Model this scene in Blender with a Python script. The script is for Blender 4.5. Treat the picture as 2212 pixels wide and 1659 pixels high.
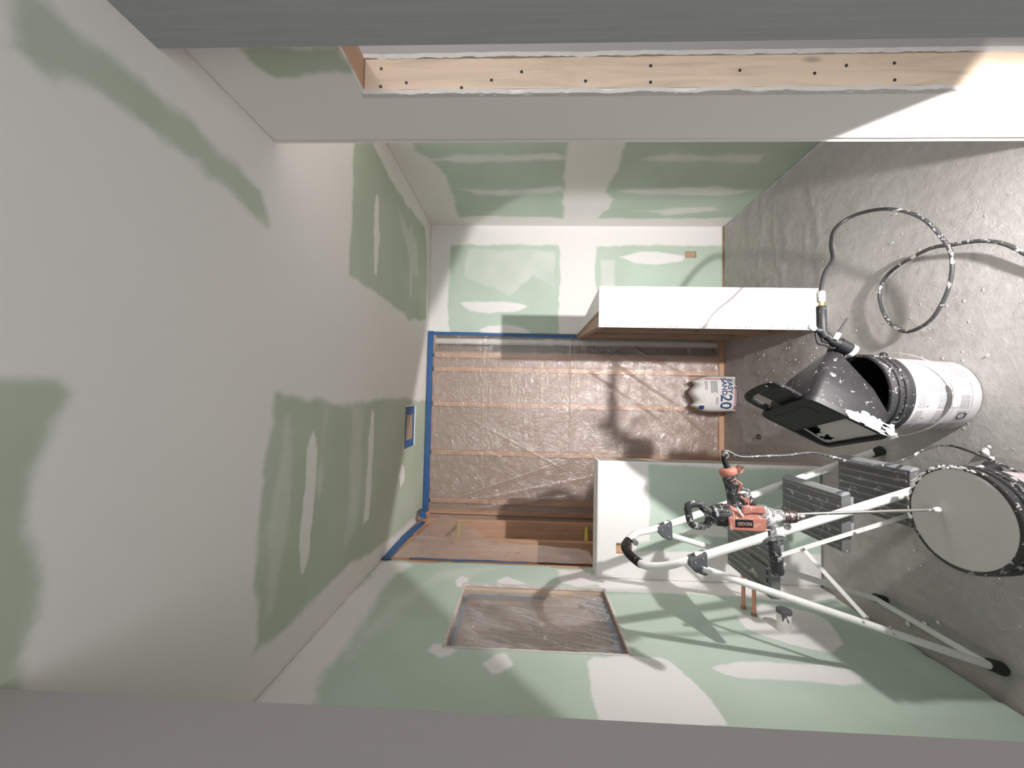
import bpy, bmesh, math, random
import numpy as np
from mathutils import Vector, Matrix
random.seed(7)
S = bpy.context.scene
C = S.collection
for o in list(bpy.data.objects): bpy.data.objects.remove(o)
PI = math.pi

# ------------------------------------------------------------------ camera, world, light, exposure
CAM_AXES=[(0.021,0.037,-0.999),(0.999,-0.039,0.020),(-0.038,-0.999,-0.038)]
CAM_LOC=(0,0,1.5896)
cam_d = bpy.data.cameras.new('camera'); cam = bpy.data.objects.new('camera', cam_d); C.objects.link(cam)
cx, cy, cz = [Vector(a) for a in CAM_AXES]
mw = Matrix((cx, cy, cz)).transposed().to_4x4(); mw.translation = Vector(CAM_LOC)
cam.matrix_world = mw
cam_d.sensor_fit = 'HORIZONTAL'; cam_d.sensor_width = 36.0; cam_d.lens = 840.0/2212*36
cam_d.clip_start = .02
S.camera = cam
W = bpy.data.worlds.new('hall_air'); S.world = W; W.use_nodes = True
W.node_tree.nodes['Background'].inputs[0].default_value = (.93, .97, 1, 1)
W.node_tree.nodes['Background'].inputs[1].default_value = 1.9
LP = Vector((.55, .58, .262)); BEAM = (-.10, .89, .43)
ld = bpy.data.lights.new('work_light_lamp', 'SPOT'); ld.energy = 265; ld.spot_size = PI; ld.spot_blend = .03
ld.shadow_soft_size = .022; ld.color = (1, .965, .945)
lo = bpy.data.objects.new('work_light_lamp', ld); C.objects.link(lo); lo.location = LP
lo.rotation_euler = Vector((-.45, .87, -1)).to_track_quat('-Z', 'Y').to_euler()
nd = bpy.data.lights.new('added_fill_next_room', 'AREA'); nd.shape = 'DISK'; nd.size = .35; nd.energy = 6; nd.color = (1, .97, .93)  # unseen fill added beyond the door opening to lift the dim areas
no = bpy.data.objects.new('added_fill_next_room', nd); C.objects.link(no); no.location = (1.4, .3, 2.36)
kd = bpy.data.lights.new('added_fill_nook', 'AREA'); kd.shape = 'DISK'; kd.size = .45; kd.energy = 6.5; kd.color = (1, .97, .94)  # fill added out of view behind the short wall to brighten the nook
ko = bpy.data.objects.new('added_fill_nook', kd); C.objects.link(ko); ko.location = (1.17, 1.42, 2.38)
# beam profile of the flood lamp: strongest straight ahead, weaker to the sides
ld.use_nodes = True; lt = ld.node_tree; em = lt.nodes['Emission']
tc = lt.nodes.new('ShaderNodeTexCoord'); dp = lt.nodes.new('ShaderNodeVectorMath'); dp.operation = 'DOT_PRODUCT'
lt.links.new(tc.outputs['Normal'], dp.inputs[0])
dp.inputs[1].default_value = lo.rotation_euler.to_matrix().transposed() @ Vector(BEAM).normalized()
mx = lt.nodes.new('ShaderNodeMath'); mx.operation = 'MAXIMUM'; lt.links.new(dp.outputs['Value'], mx.inputs[0]); mx.inputs[1].default_value = .0
pw = lt.nodes.new('ShaderNodeMath'); pw.operation = 'POWER'; lt.links.new(mx.outputs[0], pw.inputs[0]); pw.inputs[1].default_value = 3.0
lt.links.new(pw.outputs[0], em.inputs['Strength'])
S.cycles.diffuse_bounces = 14; S.cycles.max_bounces = 18; S.cycles.transparent_max_bounces = 12
S.view_settings.view_transform = 'Standard'; S.view_settings.look = 'None'
S.view_settings.exposure = 0.12; S.view_settings.gamma = 1.0; S.view_settings.use_curve_mapping = False

HOSE=[(0.438,1.500,0.484),(0.512,1.525,0.450),(0.583,1.579,0.380),(0.689,1.677,0.310),(0.779,1.729,0.250),(0.822,1.694,0.190),(0.794,1.589,0.150),(0.713,1.493,0.120),(0.604,1.443,0.090),(0.534,1.438,0.070),(0.441,1.465,0.055),(0.352,1.525,0.045),(0.315,1.592,0.040),(0.315,1.663,0.035),(0.378,1.736,0.030),(0.491,1.778,0.025),(0.582,1.738,0.020),(0.619,1.569,0.030),(0.598,1.460,0.040),(0.576,1.374,0.040),(0.538,1.312,0.030),(0.440,1.216,0.020)]
CORD=[(-0.156,1.200,0.990),(-0.159,1.200,0.944),(-0.157,1.210,0.870),(-0.154,1.220,0.795),(-0.147,1.240,0.698),(-0.174,1.280,0.570),(-0.193,1.330,0.427),(-0.174,1.380,0.292),(-0.146,1.430,0.181),(-0.135,1.471,0.060),(-0.150,1.358,0.090),(-0.175,1.229,0.140),(-0.201,1.123,0.170)]
LOOP=[(-0.554,1.420,1.005),(-0.583,1.430,1.079),(-0.594,1.450,1.138),(-0.597,1.500,1.165),(-0.589,1.580,1.183),(-0.581,1.640,1.166),(-0.565,1.710,1.107),(-0.563,1.745,1.047),(-0.553,1.760,0.994)]
HOP=[(-0.033,1.662,0.604),(0.039,1.357,0.617),(-0.100,1.364,0.373),(-0.172,1.669,0.360)]
D_GRIP=[(-0.303,1.200,0.955),(-0.259,1.200,0.965),(-0.209,1.200,0.979)]
D_RELIEF=[(-0.197,1.200,0.980),(-0.175,1.200,0.991),(-0.156,1.200,0.993)]
D_DLOOP=[(-0.312,1.200,1.099),(-0.304,1.200,1.084),(-0.304,1.200,1.065),(-0.317,1.200,1.048),(-0.337,1.200,1.038),(-0.354,1.200,1.038),(-0.367,1.200,1.048),(-0.368,1.200,1.078),(-0.356,1.200,1.091),(-0.331,1.200,1.097)]
D_SIDE=[(-0.359,1.200,0.853),(-0.394,1.200,0.851),(-0.402,1.200,0.849),(-0.419,1.200,0.847),(-0.504,1.200,0.837)]
D_AXIS=[(-0.334,1.200,1.036),(-0.332,1.200,0.984),(-0.330,1.200,0.907),(-0.332,1.200,0.836),(-0.332,1.200,0.795),(-0.329,1.200,0.774)]
D_RIDGE=[(-0.311,1.200,0.920)]
D_PLATE=[(-0.344,1.200,0.950)]
D_TRIG=[(-0.259,1.200,0.944),(-0.262,1.200,0.929),(-0.275,1.200,0.925)]
D_CAP=[(-0.203,1.200,0.977)]
SHAFT=[(-0.325,1.200,0.782),(-0.306,1.236,0.322)]
GUN=[(0.444,1.500,0.484),(0.376,1.500,0.483),(0.280,1.500,0.481),(0.297,1.500,0.525),(0.245,1.500,0.449),(0.233,1.500,0.420),(0.208,1.500,0.365),(0.328,1.500,0.397),(0.257,1.500,0.440),(0.279,1.500,0.503),(0.239,1.500,0.491),(0.215,1.500,0.441)]
PATCH={
 'ceil':[
  ('g',0.035,[(.63,0.56),(.58,0.56),(.54,0.56),(.53,0.59),(.52,0.63),(.54,0.64),(.56,0.69),(.56,0.73),(.57,0.78),(.57,0.82),(.58,0.84),(.59,0.92),(.56,0.95),(.55,0.99),(.55,1.06),(.54,1.17),(.63,1.16),(.64,1.05),(.64,0.96),(.65,0.89),(.65,0.79),(.66,0.71),(.66,0.65),(.66,0.60),(.66,0.59)]),
  ('g',0.03,[(.01,0.51),(.01,0.58),(.01,0.66),(-.01,0.67),(-.08,0.66),(-.13,0.64),(-.20,0.64),(-.30,0.64),(-.44,0.65),(-.53,0.64),(-.47,0.54)]),
  ('g',0.03,[(-.01,1.27),(-.02,1.43),(-.04,1.65),(-.03,2.04),(-.02,2.40),(-.02,2.92),(-.04,3.35),(-.96,3.32),(-.93,3.08),(-.89,2.39),(-.80,1.85),(-.82,1.47),(-.82,1.28),(-.81,1.20),(-.62,1.21),(-.47,1.20),(-.38,1.21),(-.26,1.22),(-.13,1.24)]),
  ('m',0.008,[(-.14,1.50),(-.20,1.46),(-.33,1.46),(-.48,1.44),(-.60,1.44),(-.68,1.46),(-.64,1.50),(-.50,1.51),(-.34,1.53),(-.22,1.53)]),
  ('m',0.008,[(-.07,2.07),(-.23,2.04),(-.47,2.03),(-.66,2.01),(-.66,2.08),(-.49,2.10),(-.24,2.11),(-.09,2.10)]),
  ('m',0.008,[(-.46,2.61),(-.53,2.56),(-.62,2.60),(-.57,2.68),(-.49,2.67)]),
  ('h',0.03,[(-.05,1.30),(-.06,1.35),(-.25,1.39),(-.54,1.36),(-.74,1.30),(-.73,1.25),(-.45,1.25),(-.23,1.28)]),
  ('h',0.03,[(-.05,1.57),(-.06,1.62),(-.30,1.59),(-.50,1.57),(-.60,1.54),(-.38,1.54),(-.20,1.55)]),
  ('h',0.04,[(-.05,1.82),(-.06,1.99),(-.64,1.95),(-.75,1.81),(-.69,1.78),(-.43,1.83)]),
  ('g',0.025,[(1.20,1.75),(1.33,1.94),(1.29,2.18),(1.29,2.57),(1.35,3.00),(1.12,3.09),(.63,3.11),(.54,2.68),(.55,2.35),(.55,1.99),(.55,1.74)]),
  ('m',0.008,[(1.09,2.02),(1.09,2.06),(.86,2.09),(.65,2.07),(.66,2.03),(.88,2.01)]),
  ('h',0.012,[(1.22,2.62),(1.23,2.68),(.71,2.72),(.70,2.66)]),
  ('h',0.03,[(1.22,2.29),(1.17,2.47),(1.15,2.79),(.90,2.88),(.86,2.76),(1.08,2.48)]),
 ],
 'back':[
  ('g',0.018,[(1.28,2.25),(1.29,1.80),(1.28,1.35),(1.22,1.33),(.62,1.33),(.51,1.33),(.49,2.21),(.61,2.25),(.84,2.26),(1.08,2.25)]),
  ('g',0.018,[(1.28,1.04),(1.29,0.54),(1.28,0.16),(1.30,-0.04),(.49,-0.04),(.47,1.02),(.86,1.02),(1.09,1.05)]),
  ('m',0.014,[(1.20,2.10),(1.22,1.99),(1.21,1.80),(1.19,1.56),(1.16,1.51),(1.14,1.60),(1.12,1.91),(1.15,2.05)]),
  ('m',0.014,[(.79,2.15),(.81,1.98),(.80,1.75),(.77,1.59),(.73,1.67),(.70,1.90),(.73,2.08)]),
  ('m',0.014,[(.57,1.99),(.60,1.92),(.61,1.74),(.57,1.57),(.51,1.55),(.50,1.97)]),
  ('m',0.014,[(1.19,0.86),(1.23,0.69),(1.23,0.46),(1.20,0.31),(1.16,0.33),(1.12,0.54),(1.14,0.72)]),
  ('h',0.02,[(1.26,2.11),(1.24,1.37),(.93,1.37),(1.01,1.56),(.85,1.75),(1.00,2.14)]),
  ('h',0.02,[(1.17,1.01),(1.17,0.88),(.86,0.89),(.86,0.99)]),
 ],
 'right':[
  ('g',0.03,[(2.08,2.26),(2.21,2.27),(2.35,2.19),(2.46,2.15),(2.88,2.15),(3.06,2.16),(3.03,1.96),(3.05,1.34),(2.29,1.37),(2.08,1.37)]),
  ('g',0.03,[(2.08,1.07),(2.36,1.05),(2.65,1.06),(2.76,0.98),(3.05,1.05),(3.06,0.75),(3.05,0.45),(3.04,-0.03),(2.46,-0.01),(2.12,-0.21),(1.92,-0.04),(1.91,1.12)]),
  ('h2',0.028,[(2.30,2.27),(2.24,2.05),(2.25,1.72),(2.23,1.44),(2.29,1.38),(2.33,1.72),(2.33,2.07)]),
  ('h2',0.028,[(2.61,2.10),(2.64,1.80),(2.58,1.38),(2.66,1.34),(2.71,1.68),(2.71,1.97)]),
  ('h2',0.028,[(2.30,0.96),(2.24,0.78),(2.25,0.48),(2.24,0.23),(2.34,0.22),(2.33,0.61)]),
  ('h2',0.028,[(2.65,1.00),(2.60,0.71),(2.59,0.37),(2.64,0.05),(2.71,0.26),(2.71,0.77)]),
  ('h2',0.028,[(2.94,0.80),(2.89,0.54),(2.86,0.25),(2.93,0.14),(3.00,0.50)]),
 ],
 'left':[
  ('m',0.05,[(1.14,2.43),(1.23,2.43),(1.63,2.42),(2.27,2.41),(2.26,2.21),(2.01,2.28),(1.71,2.27),(1.49,2.26),(1.32,2.25),(1.15,2.23)]),
  ('h',0.05,[(1.55,2.26),(1.71,2.25),(1.88,2.21),(2.02,2.14),(2.22,2.04),(2.25,1.70),(2.12,1.91),(1.98,2.05),(1.72,2.13),(1.50,2.17),(1.39,2.22)]),
  ('m',0.015,[(2.06,1.94),(2.12,1.92),(2.10,1.88),(2.00,1.88),(2.00,1.92)]),
  ('m',0.012,[(2.08,1.73),(2.15,1.68),(2.09,1.60),(2.04,1.55),(2.02,1.63),(2.05,1.71)]),
  ('m',0.02,[(2.25,1.40),(2.25,1.26),(2.17,1.18),(2.16,0.95),(2.06,0.74),(2.01,0.76),(2.02,1.15),(2.09,1.18),(2.05,1.30),(2.09,1.38)]),
  ('m',0.015,[(1.50,1.94),(1.54,1.93),(1.54,1.89),(1.52,1.83),(1.48,1.85),(1.46,1.89)]),
  ('m',0.01,[(1.44,1.73),(1.49,1.69),(1.51,1.65),(1.44,1.62),(1.40,1.66),(1.39,1.69)]),
  ('m',0.008,[(1.48,1.35),(1.51,1.32),(1.52,1.17),(1.52,1.06),(1.50,1.04),(1.45,1.02),(1.34,0.98),(1.27,0.97),(1.22,0.97),(1.19,1.36),(1.35,1.35)]),
  ('m',0.02,[(2.21,1.19),(2.17,0.91),(2.17,0.42),(2.19,-0.05),(2.05,0.01),(1.98,0.22),(2.01,0.51),(2.04,0.86),(2.02,1.19)]),
  ('m',0.008,[(1.84,0.62),(1.85,0.59),(1.85,0.52),(1.90,0.50),(1.95,0.45),(1.96,0.38),(1.93,0.32),(1.89,0.24),(1.82,0.22),(1.74,0.25),(1.66,0.30),(1.59,0.38),(1.61,0.45),(1.65,0.53),(1.69,0.59),(1.74,0.64),(1.80,0.63)]),
  ('m',0.01,[(1.47,0.90),(1.50,0.86),(1.52,0.78),(1.53,0.69),(1.52,0.60),(1.52,0.52),(1.53,0.46),(1.52,0.41),(1.49,0.38),(1.46,0.38),(1.43,0.40),(1.42,0.49),(1.43,0.59),(1.43,0.71),(1.43,0.82),(1.44,0.86)]),
 ],
 'pony':[
  ('g',0.012,[(-.34,0.92),(-.35,0.50),(-.34,-0.11),(-.69,-0.11),(-.79,-0.01),(-.79,0.26),(-.79,0.44),(-.80,0.75),(-.81,0.98),(-.76,0.99),(-.75,0.91),(-.56,0.91)]),
  ('m',0.012,[(-.72,0.78),(-.67,0.69),(-.66,0.53),(-.68,0.50),(-.71,0.50),(-.71,0.63),(-.71,0.75)]),
 ],
 'mid':[
  ('g',0.02,[(.86,2.28),(.89,2.28),(.92,2.27),(.95,2.25),(.95,2.19),(.94,2.12),(.94,2.06),(.93,2.03),(.86,2.05)]),
 ],
}


# ------------------------------------------------------------------ helpers
def lin(r, g, b):
    f = lambda c: (c/255/12.92) if c/255 <= .04045 else ((c/255+.055)/1.055)**2.4
    return (f(r), f(g), f(b), 1)

def vn(x, y, seed=0):
    x = np.asarray(x, float); y = np.asarray(y, float)
    xi = np.floor(x).astype(np.int64); yi = np.floor(y).astype(np.int64)
    xf = x-xi; yf = y-yi
    def hs(a, b):
        n = (a*374761393 + b*668265263 + seed*982451653) & 0xffffffff
        n = ((n ^ (n >> 13))*1274126177) & 0xffffffff
        n = n ^ (n >> 16)
        return (n & 0xffff)/65535.0
    u = xf*xf*(3-2*xf); v = yf*yf*(3-2*yf)
    return (hs(xi, yi)*(1-u)+hs(xi+1, yi)*u)*(1-v)+(hs(xi, yi+1)*(1-u)+hs(xi+1, yi+1)*u)*v
def fbm(x, y, seed=0, o=4):
    t = 0; a = .5
    for k in range(o): t = t+a*vn(x*2**k, y*2**k, seed+k); a *= .5
    return t
def ridge(x, y, seed=0): return 1-np.abs(2*fbm(x, y, seed, 3)/.875-1)
def sstep(a, b, x):
    t = np.clip((x-a)/(b-a), 0, 1); return t*t*(3-2*t)

class MB:
    def __init__(s): s.v = []; s.f = []
    def add(s, v, f):
        n = len(s.v); s.v += [tuple(q) for q in v]; s.f += [tuple(i+n for i in q) for q in f]; return s
    def box(s, x0, x1, y0, y1, z0, z1):
        x0, x1 = sorted((x0, x1)); y0, y1 = sorted((y0, y1)); z0, z1 = sorted((z0, z1))
        return s.add([(x0,y0,z0),(x1,y0,z0),(x1,y1,z0),(x0,y1,z0),(x0,y0,z1),(x1,y0,z1),(x1,y1,z1),(x0,y1,z1)],
                     [(3,2,1,0),(4,5,6,7),(0,1,5,4),(1,2,6,5),(2,3,7,6),(3,0,4,7)])
    def tube(s, path, r, n=12, closed=False, cap=True):
        P = [Vector(p) for p in path]; N = len(P)
        rr = r if isinstance(r, list) else [r]*N
        ring = []; up = None
        for i, p in enumerate(P):
            a = P[(i-1) % N] if (closed or i) else P[0]; b = P[(i+1) % N] if (closed or i < N-1) else P[-1]
            t = (b-a).normalized()
            if up is None:
                up = Vector((0,0,1)) if abs(t.z) < .9 else Vector((1,0,0))
            x = up.cross(t)
            if x.length < 1e-5: x = Vector((0,1,0)).cross(t)
            x.normalize(); y = t.cross(x); up = y
            k = rr[i]; kx, ky = (k if isinstance(k, tuple) else (k, k))
            ring.append([p+x*kx*math.cos(2*PI*j/n)+y*ky*math.sin(2*PI*j/n) for j in range(n)])
        v = [q for r_ in ring for q in r_]; f = []
        M_ = N if closed else N-1
        for i in range(M_):
            for j in range(n):
                a = i*n+j; b = i*n+(j+1) % n; c = ((i+1) % N)*n+(j+1) % n; d = ((i+1) % N)*n+j
                f.append((a, b, c, d))
        if cap and not closed:
            f.append(tuple(reversed(range(n)))); f.append(tuple((N-1)*n+j for j in range(n)))
        return s.add(v, f)
    def lathe(s, prof, n=48, org=(0,0,0), axis=(0,0,1)):
        a = Vector(axis).normalized(); x = a.orthogonal().normalized(); y = a.cross(x); o = Vector(org)
        v = []; f = []; m = len(prof)
        for r, h in prof:
            for j in range(n): v.append(o+a*h+x*r*math.cos(2*PI*j/n)+y*r*math.sin(2*PI*j/n))
        for i in range(m-1):
            for j in range(n): f.append((i*n+j, i*n+(j+1) % n, (i+1)*n+(j+1) % n, (i+1)*n+j))
        return s.add(v, f)
    def prism(s, poly, h0, h1, fr=None):
        # polygon in local (a, b), extruded along c; fr maps (a,b,c) -> world
        fr = fr or (lambda a, b, c: (a, c, b)); n = len(poly)
        v = [fr(a, b, h0) for a, b in poly]+[fr(a, b, h1) for a, b in poly]
        f = [tuple(range(n)), tuple(reversed(range(n, 2*n)))]+[(i, n+i, n+(i+1) % n, (i+1) % n) for i in range(n)]
        return s.add(v, f)
    def obj(s, name, mat, parent=None, smooth=False, bevel=0, loc=None, seg=2):
        me = bpy.data.meshes.new(name)
        me.from_pydata([tuple(q) for q in s.v], [], s.f)
        bm = bmesh.new(); bm.from_mesh(me); bmesh.ops.recalc_face_normals(bm, faces=bm.faces)
        if bevel:
            es = [e for e in bm.edges if len(e.link_faces) == 2 and e.calc_face_angle(0) > .6]
            bmesh.ops.bevel(bm, geom=es, offset=bevel, segments=seg, affect='EDGES', profile=.5, clamp_overlap=True)
        bm.to_mesh(me); bm.free()
        return mkobj(name, me, mat, parent, smooth)

def mkobj(name, me, mat, parent=None, smooth=False):
    o = bpy.data.objects.new(name, me); C.objects.link(o)
    if mat: me.materials.append(mat)
    if smooth:
        me.polygons.foreach_set('use_smooth', [True]*len(me.polygons))
        md = o.modifiers.new('sharp', 'EDGE_SPLIT'); md.split_angle = math.radians(42)
    if parent:
        o.parent = parent
        o.matrix_parent_inverse = Matrix.Translation(-Vector(parent.location)) if parent.type == 'EMPTY' else Matrix()
    return o
def thing(name, label, cat, loc, group=None):
    o = bpy.data.objects.new(name, None); C.objects.link(o); o.location = loc; o.empty_display_size = .05
    return tag(o, label, cat, group)
def tag(o, label, cat, group=None, kind=None):
    o['label'] = label; o['category'] = cat
    if group: o['group'] = group
    if kind: o['kind'] = kind
    return o
def struct(o, label=None):
    o['kind'] = 'structure'
    if label: o['label'] = label
    return o

def grid_mesh(name, U, V, fn, keep=None):
    nu, nv = len(U), len(V)
    uu, vv = np.meshgrid(U, V, indexing='ij')
    X, Y_, Z_ = fn(uu, vv)
    co = np.stack([X, Y_, Z_], -1).reshape(-1, 3)
    i, j = np.meshgrid(np.arange(nu-1), np.arange(nv-1), indexing='ij')
    a = (i*nv+j).ravel()
    q = np.stack([a, a+nv, a+nv+1, a+1], -1)
    if keep is not None:
        cu = (U[:-1]+U[1:])/2; cv = (V[:-1]+V[1:])/2
        q = q[keep(*np.meshgrid(cu, cv, indexing='ij')).ravel()]
    used = np.unique(q); mp = -np.ones(len(co), int); mp[used] = np.arange(len(used)); q = mp[q]; co = co[used]
    me = bpy.data.meshes.new(name)
    me.vertices.add(len(co)); me.vertices.foreach_set('co', co.ravel())
    me.loops.add(q.size); me.loops.foreach_set('vertex_index', q.ravel().astype(np.int32))
    me.polygons.add(len(q)); me.polygons.foreach_set('loop_start', np.arange(0, q.size, 4, dtype=np.int32))
    me.update(calc_edges=True); me.validate()
    return me, used
def lines(a, b, step, extra=()):
    n = max(2, int(round((b-a)/step))+1)
    g = np.linspace(a, b, n)
    for e in extra:
        k = np.argmin(abs(g-e)); g[k] = e
    return np.unique(np.round(g, 5))

def sdist(px, py, poly):
    d = np.full(px.shape, 1e9); ins = np.zeros(px.shape, bool); n = len(poly)
    for i in range(n):
        ax, ay = poly[i]; bx, by = poly[(i+1) % n]
        ex, ey = bx-ax, by-ay; L2 = ex*ex+ey*ey+1e-12
        t = np.clip(((px-ax)*ex+(py-ay)*ey)/L2, 0, 1)
        d = np.minimum(d, np.hypot(px-ax-t*ex, py-ay-t*ey))
        if abs(ey) > 1e-9:
            c = ((ay > py) != (by > py)) & (px < ex*(py-ay)/ey+ax)
            ins ^= c
    return np.where(ins, d, -d)
def cover(key, u, v, base):
    m = np.full(u.shape, float(base)); k = 0
    for kind, soft, poly in PATCH.get(key, ()):
        k += 1
        nz = (fbm(u*9, v*9, 11+k, 3)-.45)*2.2*max(.012, soft*.9)+(fbm(u*60, v*60, 31+k, 2)-.37)*.012
        w = sstep(-soft, soft, sdist(u, v, poly)+nz)
        m = m*(1-w)+{'g': 0, 'm': 1, 'h': .42, 'h2': .7}[kind]*w
    # dragged, thin mud
    m = np.clip(m+(fbm(u*5, v*5, 77, 4)-.47)*.42*(1-abs(2*m-1)+.16), 0, 1)
    return m

def drywall(name, ax, val, ur, vr, key, base, mat, step=.01, holes=(), keep=None, flip=1, parent=None, thick=.0125):
    U = lines(*ur, step, [h[0] for h in holes]+[h[1] for h in holes]); V = lines(*vr, step, [h[2] for h in holes]+[h[3] for h in holes])
    def fn(u, v):
        bump = (fbm(u*6, v*6, 5, 3)-.45)*.0014
        w = np.full(u.shape, val)+bump*flip
        return {'X': (w, u, v), 'Y': (u, w, v), 'Z': (u, v, w)}[ax]
    def kp(u, v):
        k = np.ones(u.shape, bool)
        for h in holes: k &= ~((u > h[0]) & (u < h[1]) & (v > h[2]) & (v < h[3]))
        if keep is not None: k &= keep(u, v)
        return k
    me, used = grid_mesh(name, U, V, fn, kp)
    uu, vv = np.meshgrid(U, V, indexing='ij')
    m = cover(key, uu, vv, base).ravel()[used]
    at_ = me.attributes.new('mud', 'FLOAT', 'POINT'); at_.data.foreach_set('value', m.astype(np.float32))
    nrm = me.polygons[0].normal; want = {'X': 0, 'Y': 1, 'Z': 2}[ax]
    if nrm[want]*flip < 0: me.flip_normals()
    o = mkobj(name, me, mat, parent)
    me.polygons.foreach_set('use_smooth', [True]*len(me.polygons))
    sd = o.modifiers.new('board', 'SOLIDIFY'); sd.thickness = thick; sd.offset = -1
    return o

# ------------------------------------------------------------------ materials
class NT:
    def __init__(s, name):
        s.m = bpy.data.materials.new(name); s.m.use_nodes = True; s.t = s.m.node_tree
        s.b = s.t.nodes['Principled BSDF']; s.out = s.t.nodes['Material Output']
    def n(s, ty, **k):
        q = s.t.nodes.new(ty)
        for a, b in k.items():
            if a in ('operation', 'blend_type', 'data_type', 'noise_dimensions', 'attribute_name', 'feature', 'wave_type', 'bands_direction', 'interpolation_type'): setattr(q, a, b)
            else: q.inputs[a].default_value = b
        return q
    def l(s, a, b): s.t.links.new(a, b)
    def obj(s, scale=(1,1,1)):
        t = s.n('ShaderNodeTexCoord'); m = s.n('ShaderNodeMapping'); m.inputs['Scale'].default_value = scale
        s.l(t.outputs['Object'], m.inputs[0]); return m.outputs[0]
    def noise(s, vec, scale, detail=4, rough=.5, dist=0):
        q = s.n('ShaderNodeTexNoise', Scale=scale, Detail=detail, Roughness=rough, Distortion=dist); s.l(vec, q.inputs['Vector']); return q.outputs['Fac']
    def ramp(s, f, stops):
        q = s.n('ShaderNodeValToRGB'); e = q.color_ramp.elements
        while len(e) < len(stops): e.new(.5)
        for k, (p, c) in enumerate(stops): e[k].position = p; e[k].color = c if len(c) == 4 else (*c, 1)
        s.l(f, q.inputs[0]); return q.outputs[0]
    def mix(s, f, a, b, bt='MIX'):
        q = s.n('ShaderNodeMix', data_type='RGBA', blend_type=bt)
        for i, v in ((0, f), (6, a), (7, b)):
            if hasattr(v, 'links'): s.l(v, q.inputs[i])
            else: q.inputs[i].default_value = v
        return q.outputs[2]
    def math(s, op, a, b=0, c=0):
        q = s.n('ShaderNodeMath', operation=op)
        for i, v in enumerate((a, b, c)):
            if hasattr(v, 'links'): s.l(v, q.inputs[i])
            else: q.inputs[i].default_value = v
        return q.outputs[0]
    def bump(s, h, strength=.3, dist=.002):
        q = s.n('ShaderNodeBump', Strength=strength, Distance=dist); s.l(h, q.inputs['Height']); s.l(q.outputs[0], s.b.inputs['Normal']); return q.outputs[0]
    def col(s, c):
        if hasattr(c, 'links'): s.l(c, s.b.inputs['Base Color'])
        else: s.b.inputs['Base Color'].default_value = c

WHITE = (.82, .79, .78, 1)
def m_drywall(name, mud=(.87, .84, .83, 1), g1=(.555, .665, .58, 1), g2=(.50, .595, .505, 1)):
    t = NT(name); v = t.obj()
    a = t.n('ShaderNodeAttribute', attribute_name='mud').outputs['Fac']
    n1 = t.noise(v, 55, 5, .65); n2 = t.noise(v, 2.2, 3); n3 = t.noise(v, 300, 2)
    a2 = t.math('ADD', a, t.math('MULTIPLY', t.math('SUBTRACT', n1, .5), .28))
    f = t.n('ShaderNodeMapRange', interpolation_type='SMOOTHSTEP'); t.l(a2, f.inputs[0]); f.inputs[1].default_value = .08; f.inputs[2].default_value = .92
    green = t.mix(t.ramp(n2, [(.35, (0,0,0)), (.65, (1,1,1))]), g1, g2)
    mudc = t.mix(n2, mud, (mud[0]*.95, mud[1]*.975, mud[2]*.97, 1))
    t.col(t.mix(f.outputs[0], green, mudc)); t.b.inputs['Roughness'].default_value = .75; t.b.inputs['Specular IOR Level'].default_value = .25
    t.bump(t.math('ADD', t.math('MULTIPLY', n3, .3), t.math('ADD', n1, t.math('MULTIPLY', a, .6))), .12, .0015)
    return t.m
def m_plain(name, c, rough=.5, metal=0, spl=0, splc=(.72, .70, .68, 1), sc=40, var=.12, bump=.15, spec=.5):
    t = NT(name); v = t.obj(); n = t.noise(v, sc*.6, 4)
    base = t.mix(n, tuple(x*(1-var) for x in c[:3])+(1,), tuple(min(1, x*(1+var)) for x in c[:3])+(1,))
    h = n
    if spl:
        s1 = t.noise(v, sc, 6, .62, .6); s2 = t.noise(v, sc*5, 3, .6)
        s = t.math('ADD', s1, t.math('MULTIPLY', t.math('SUBTRACT', s2, .5), .35))
        m = t.ramp(s, [(.44+.24*(1-spl), (0,0,0)), (.48+.25*(1-spl), (1,1,1))])
        dust = t.math('MULTIPLY', t.noise(v, sc*.35, 5, .7), .16*spl)
        base = t.mix(dust, base, splc); base = t.mix(m, base, splc)
        r = t.math('ADD', t.math('MULTIPLY', m, .8-rough), rough); t.l(r, t.b.inputs['Roughness'])
        h = t.math('ADD', n, m)
    else: t.b.inputs['Roughness'].default_value = rough
    t.col(base); t.b.inputs['Metallic'].default_value = metal; t.b.inputs['Specular IOR Level'].default_value = spec
    if bump: t.bump(h, bump, .002)
    return t.m
def m_wood(name, c, axis='Z', rough=.65, knots=True):
    t = NT(name); sc = {'X': (1.2, 14, 14), 'Y': (14, 1.2, 14), 'Z': (14, 14, 1.2)}[axis]
    v = t.obj(sc); n = t.noise(v, 2.5, 6, .6, .8); f = t.noise(v, 14, 3)
    d = tuple(x*.78 for x in c[:3])+(1,); l = tuple(min(1, x*1.1) for x in c[:3])+(1,)
    col = t.ramp(n, [(.3, d), (.5, c), (.7, l)])
    if knots:
        k = t.obj(tuple(q*.42 for q in {'X': (5, 14, 14), 'Y': (14, 5, 14), 'Z': (14, 14, 5)}[axis]))
        vo = t.n('ShaderNodeTexVoronoi', Scale=1.6); t.l(k, vo.inputs['Vector'])
        kk = t.ramp(vo.outputs['Distance'], [(.05, (1,1,1)), (.12, (0,0,0))])
        col = t.mix(t.math('MULTIPLY', kk, .75), col, tuple(x*.3 for x in c[:3])+(1,))
    t.col(col); t.b.inputs['Roughness'].default_value = rough; t.b.inputs['Specular IOR Level'].default_value = .3
    t.bump(t.math('ADD', n, t.math('MULTIPLY', f, .4)), .12, .001)
    return t.m
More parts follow.
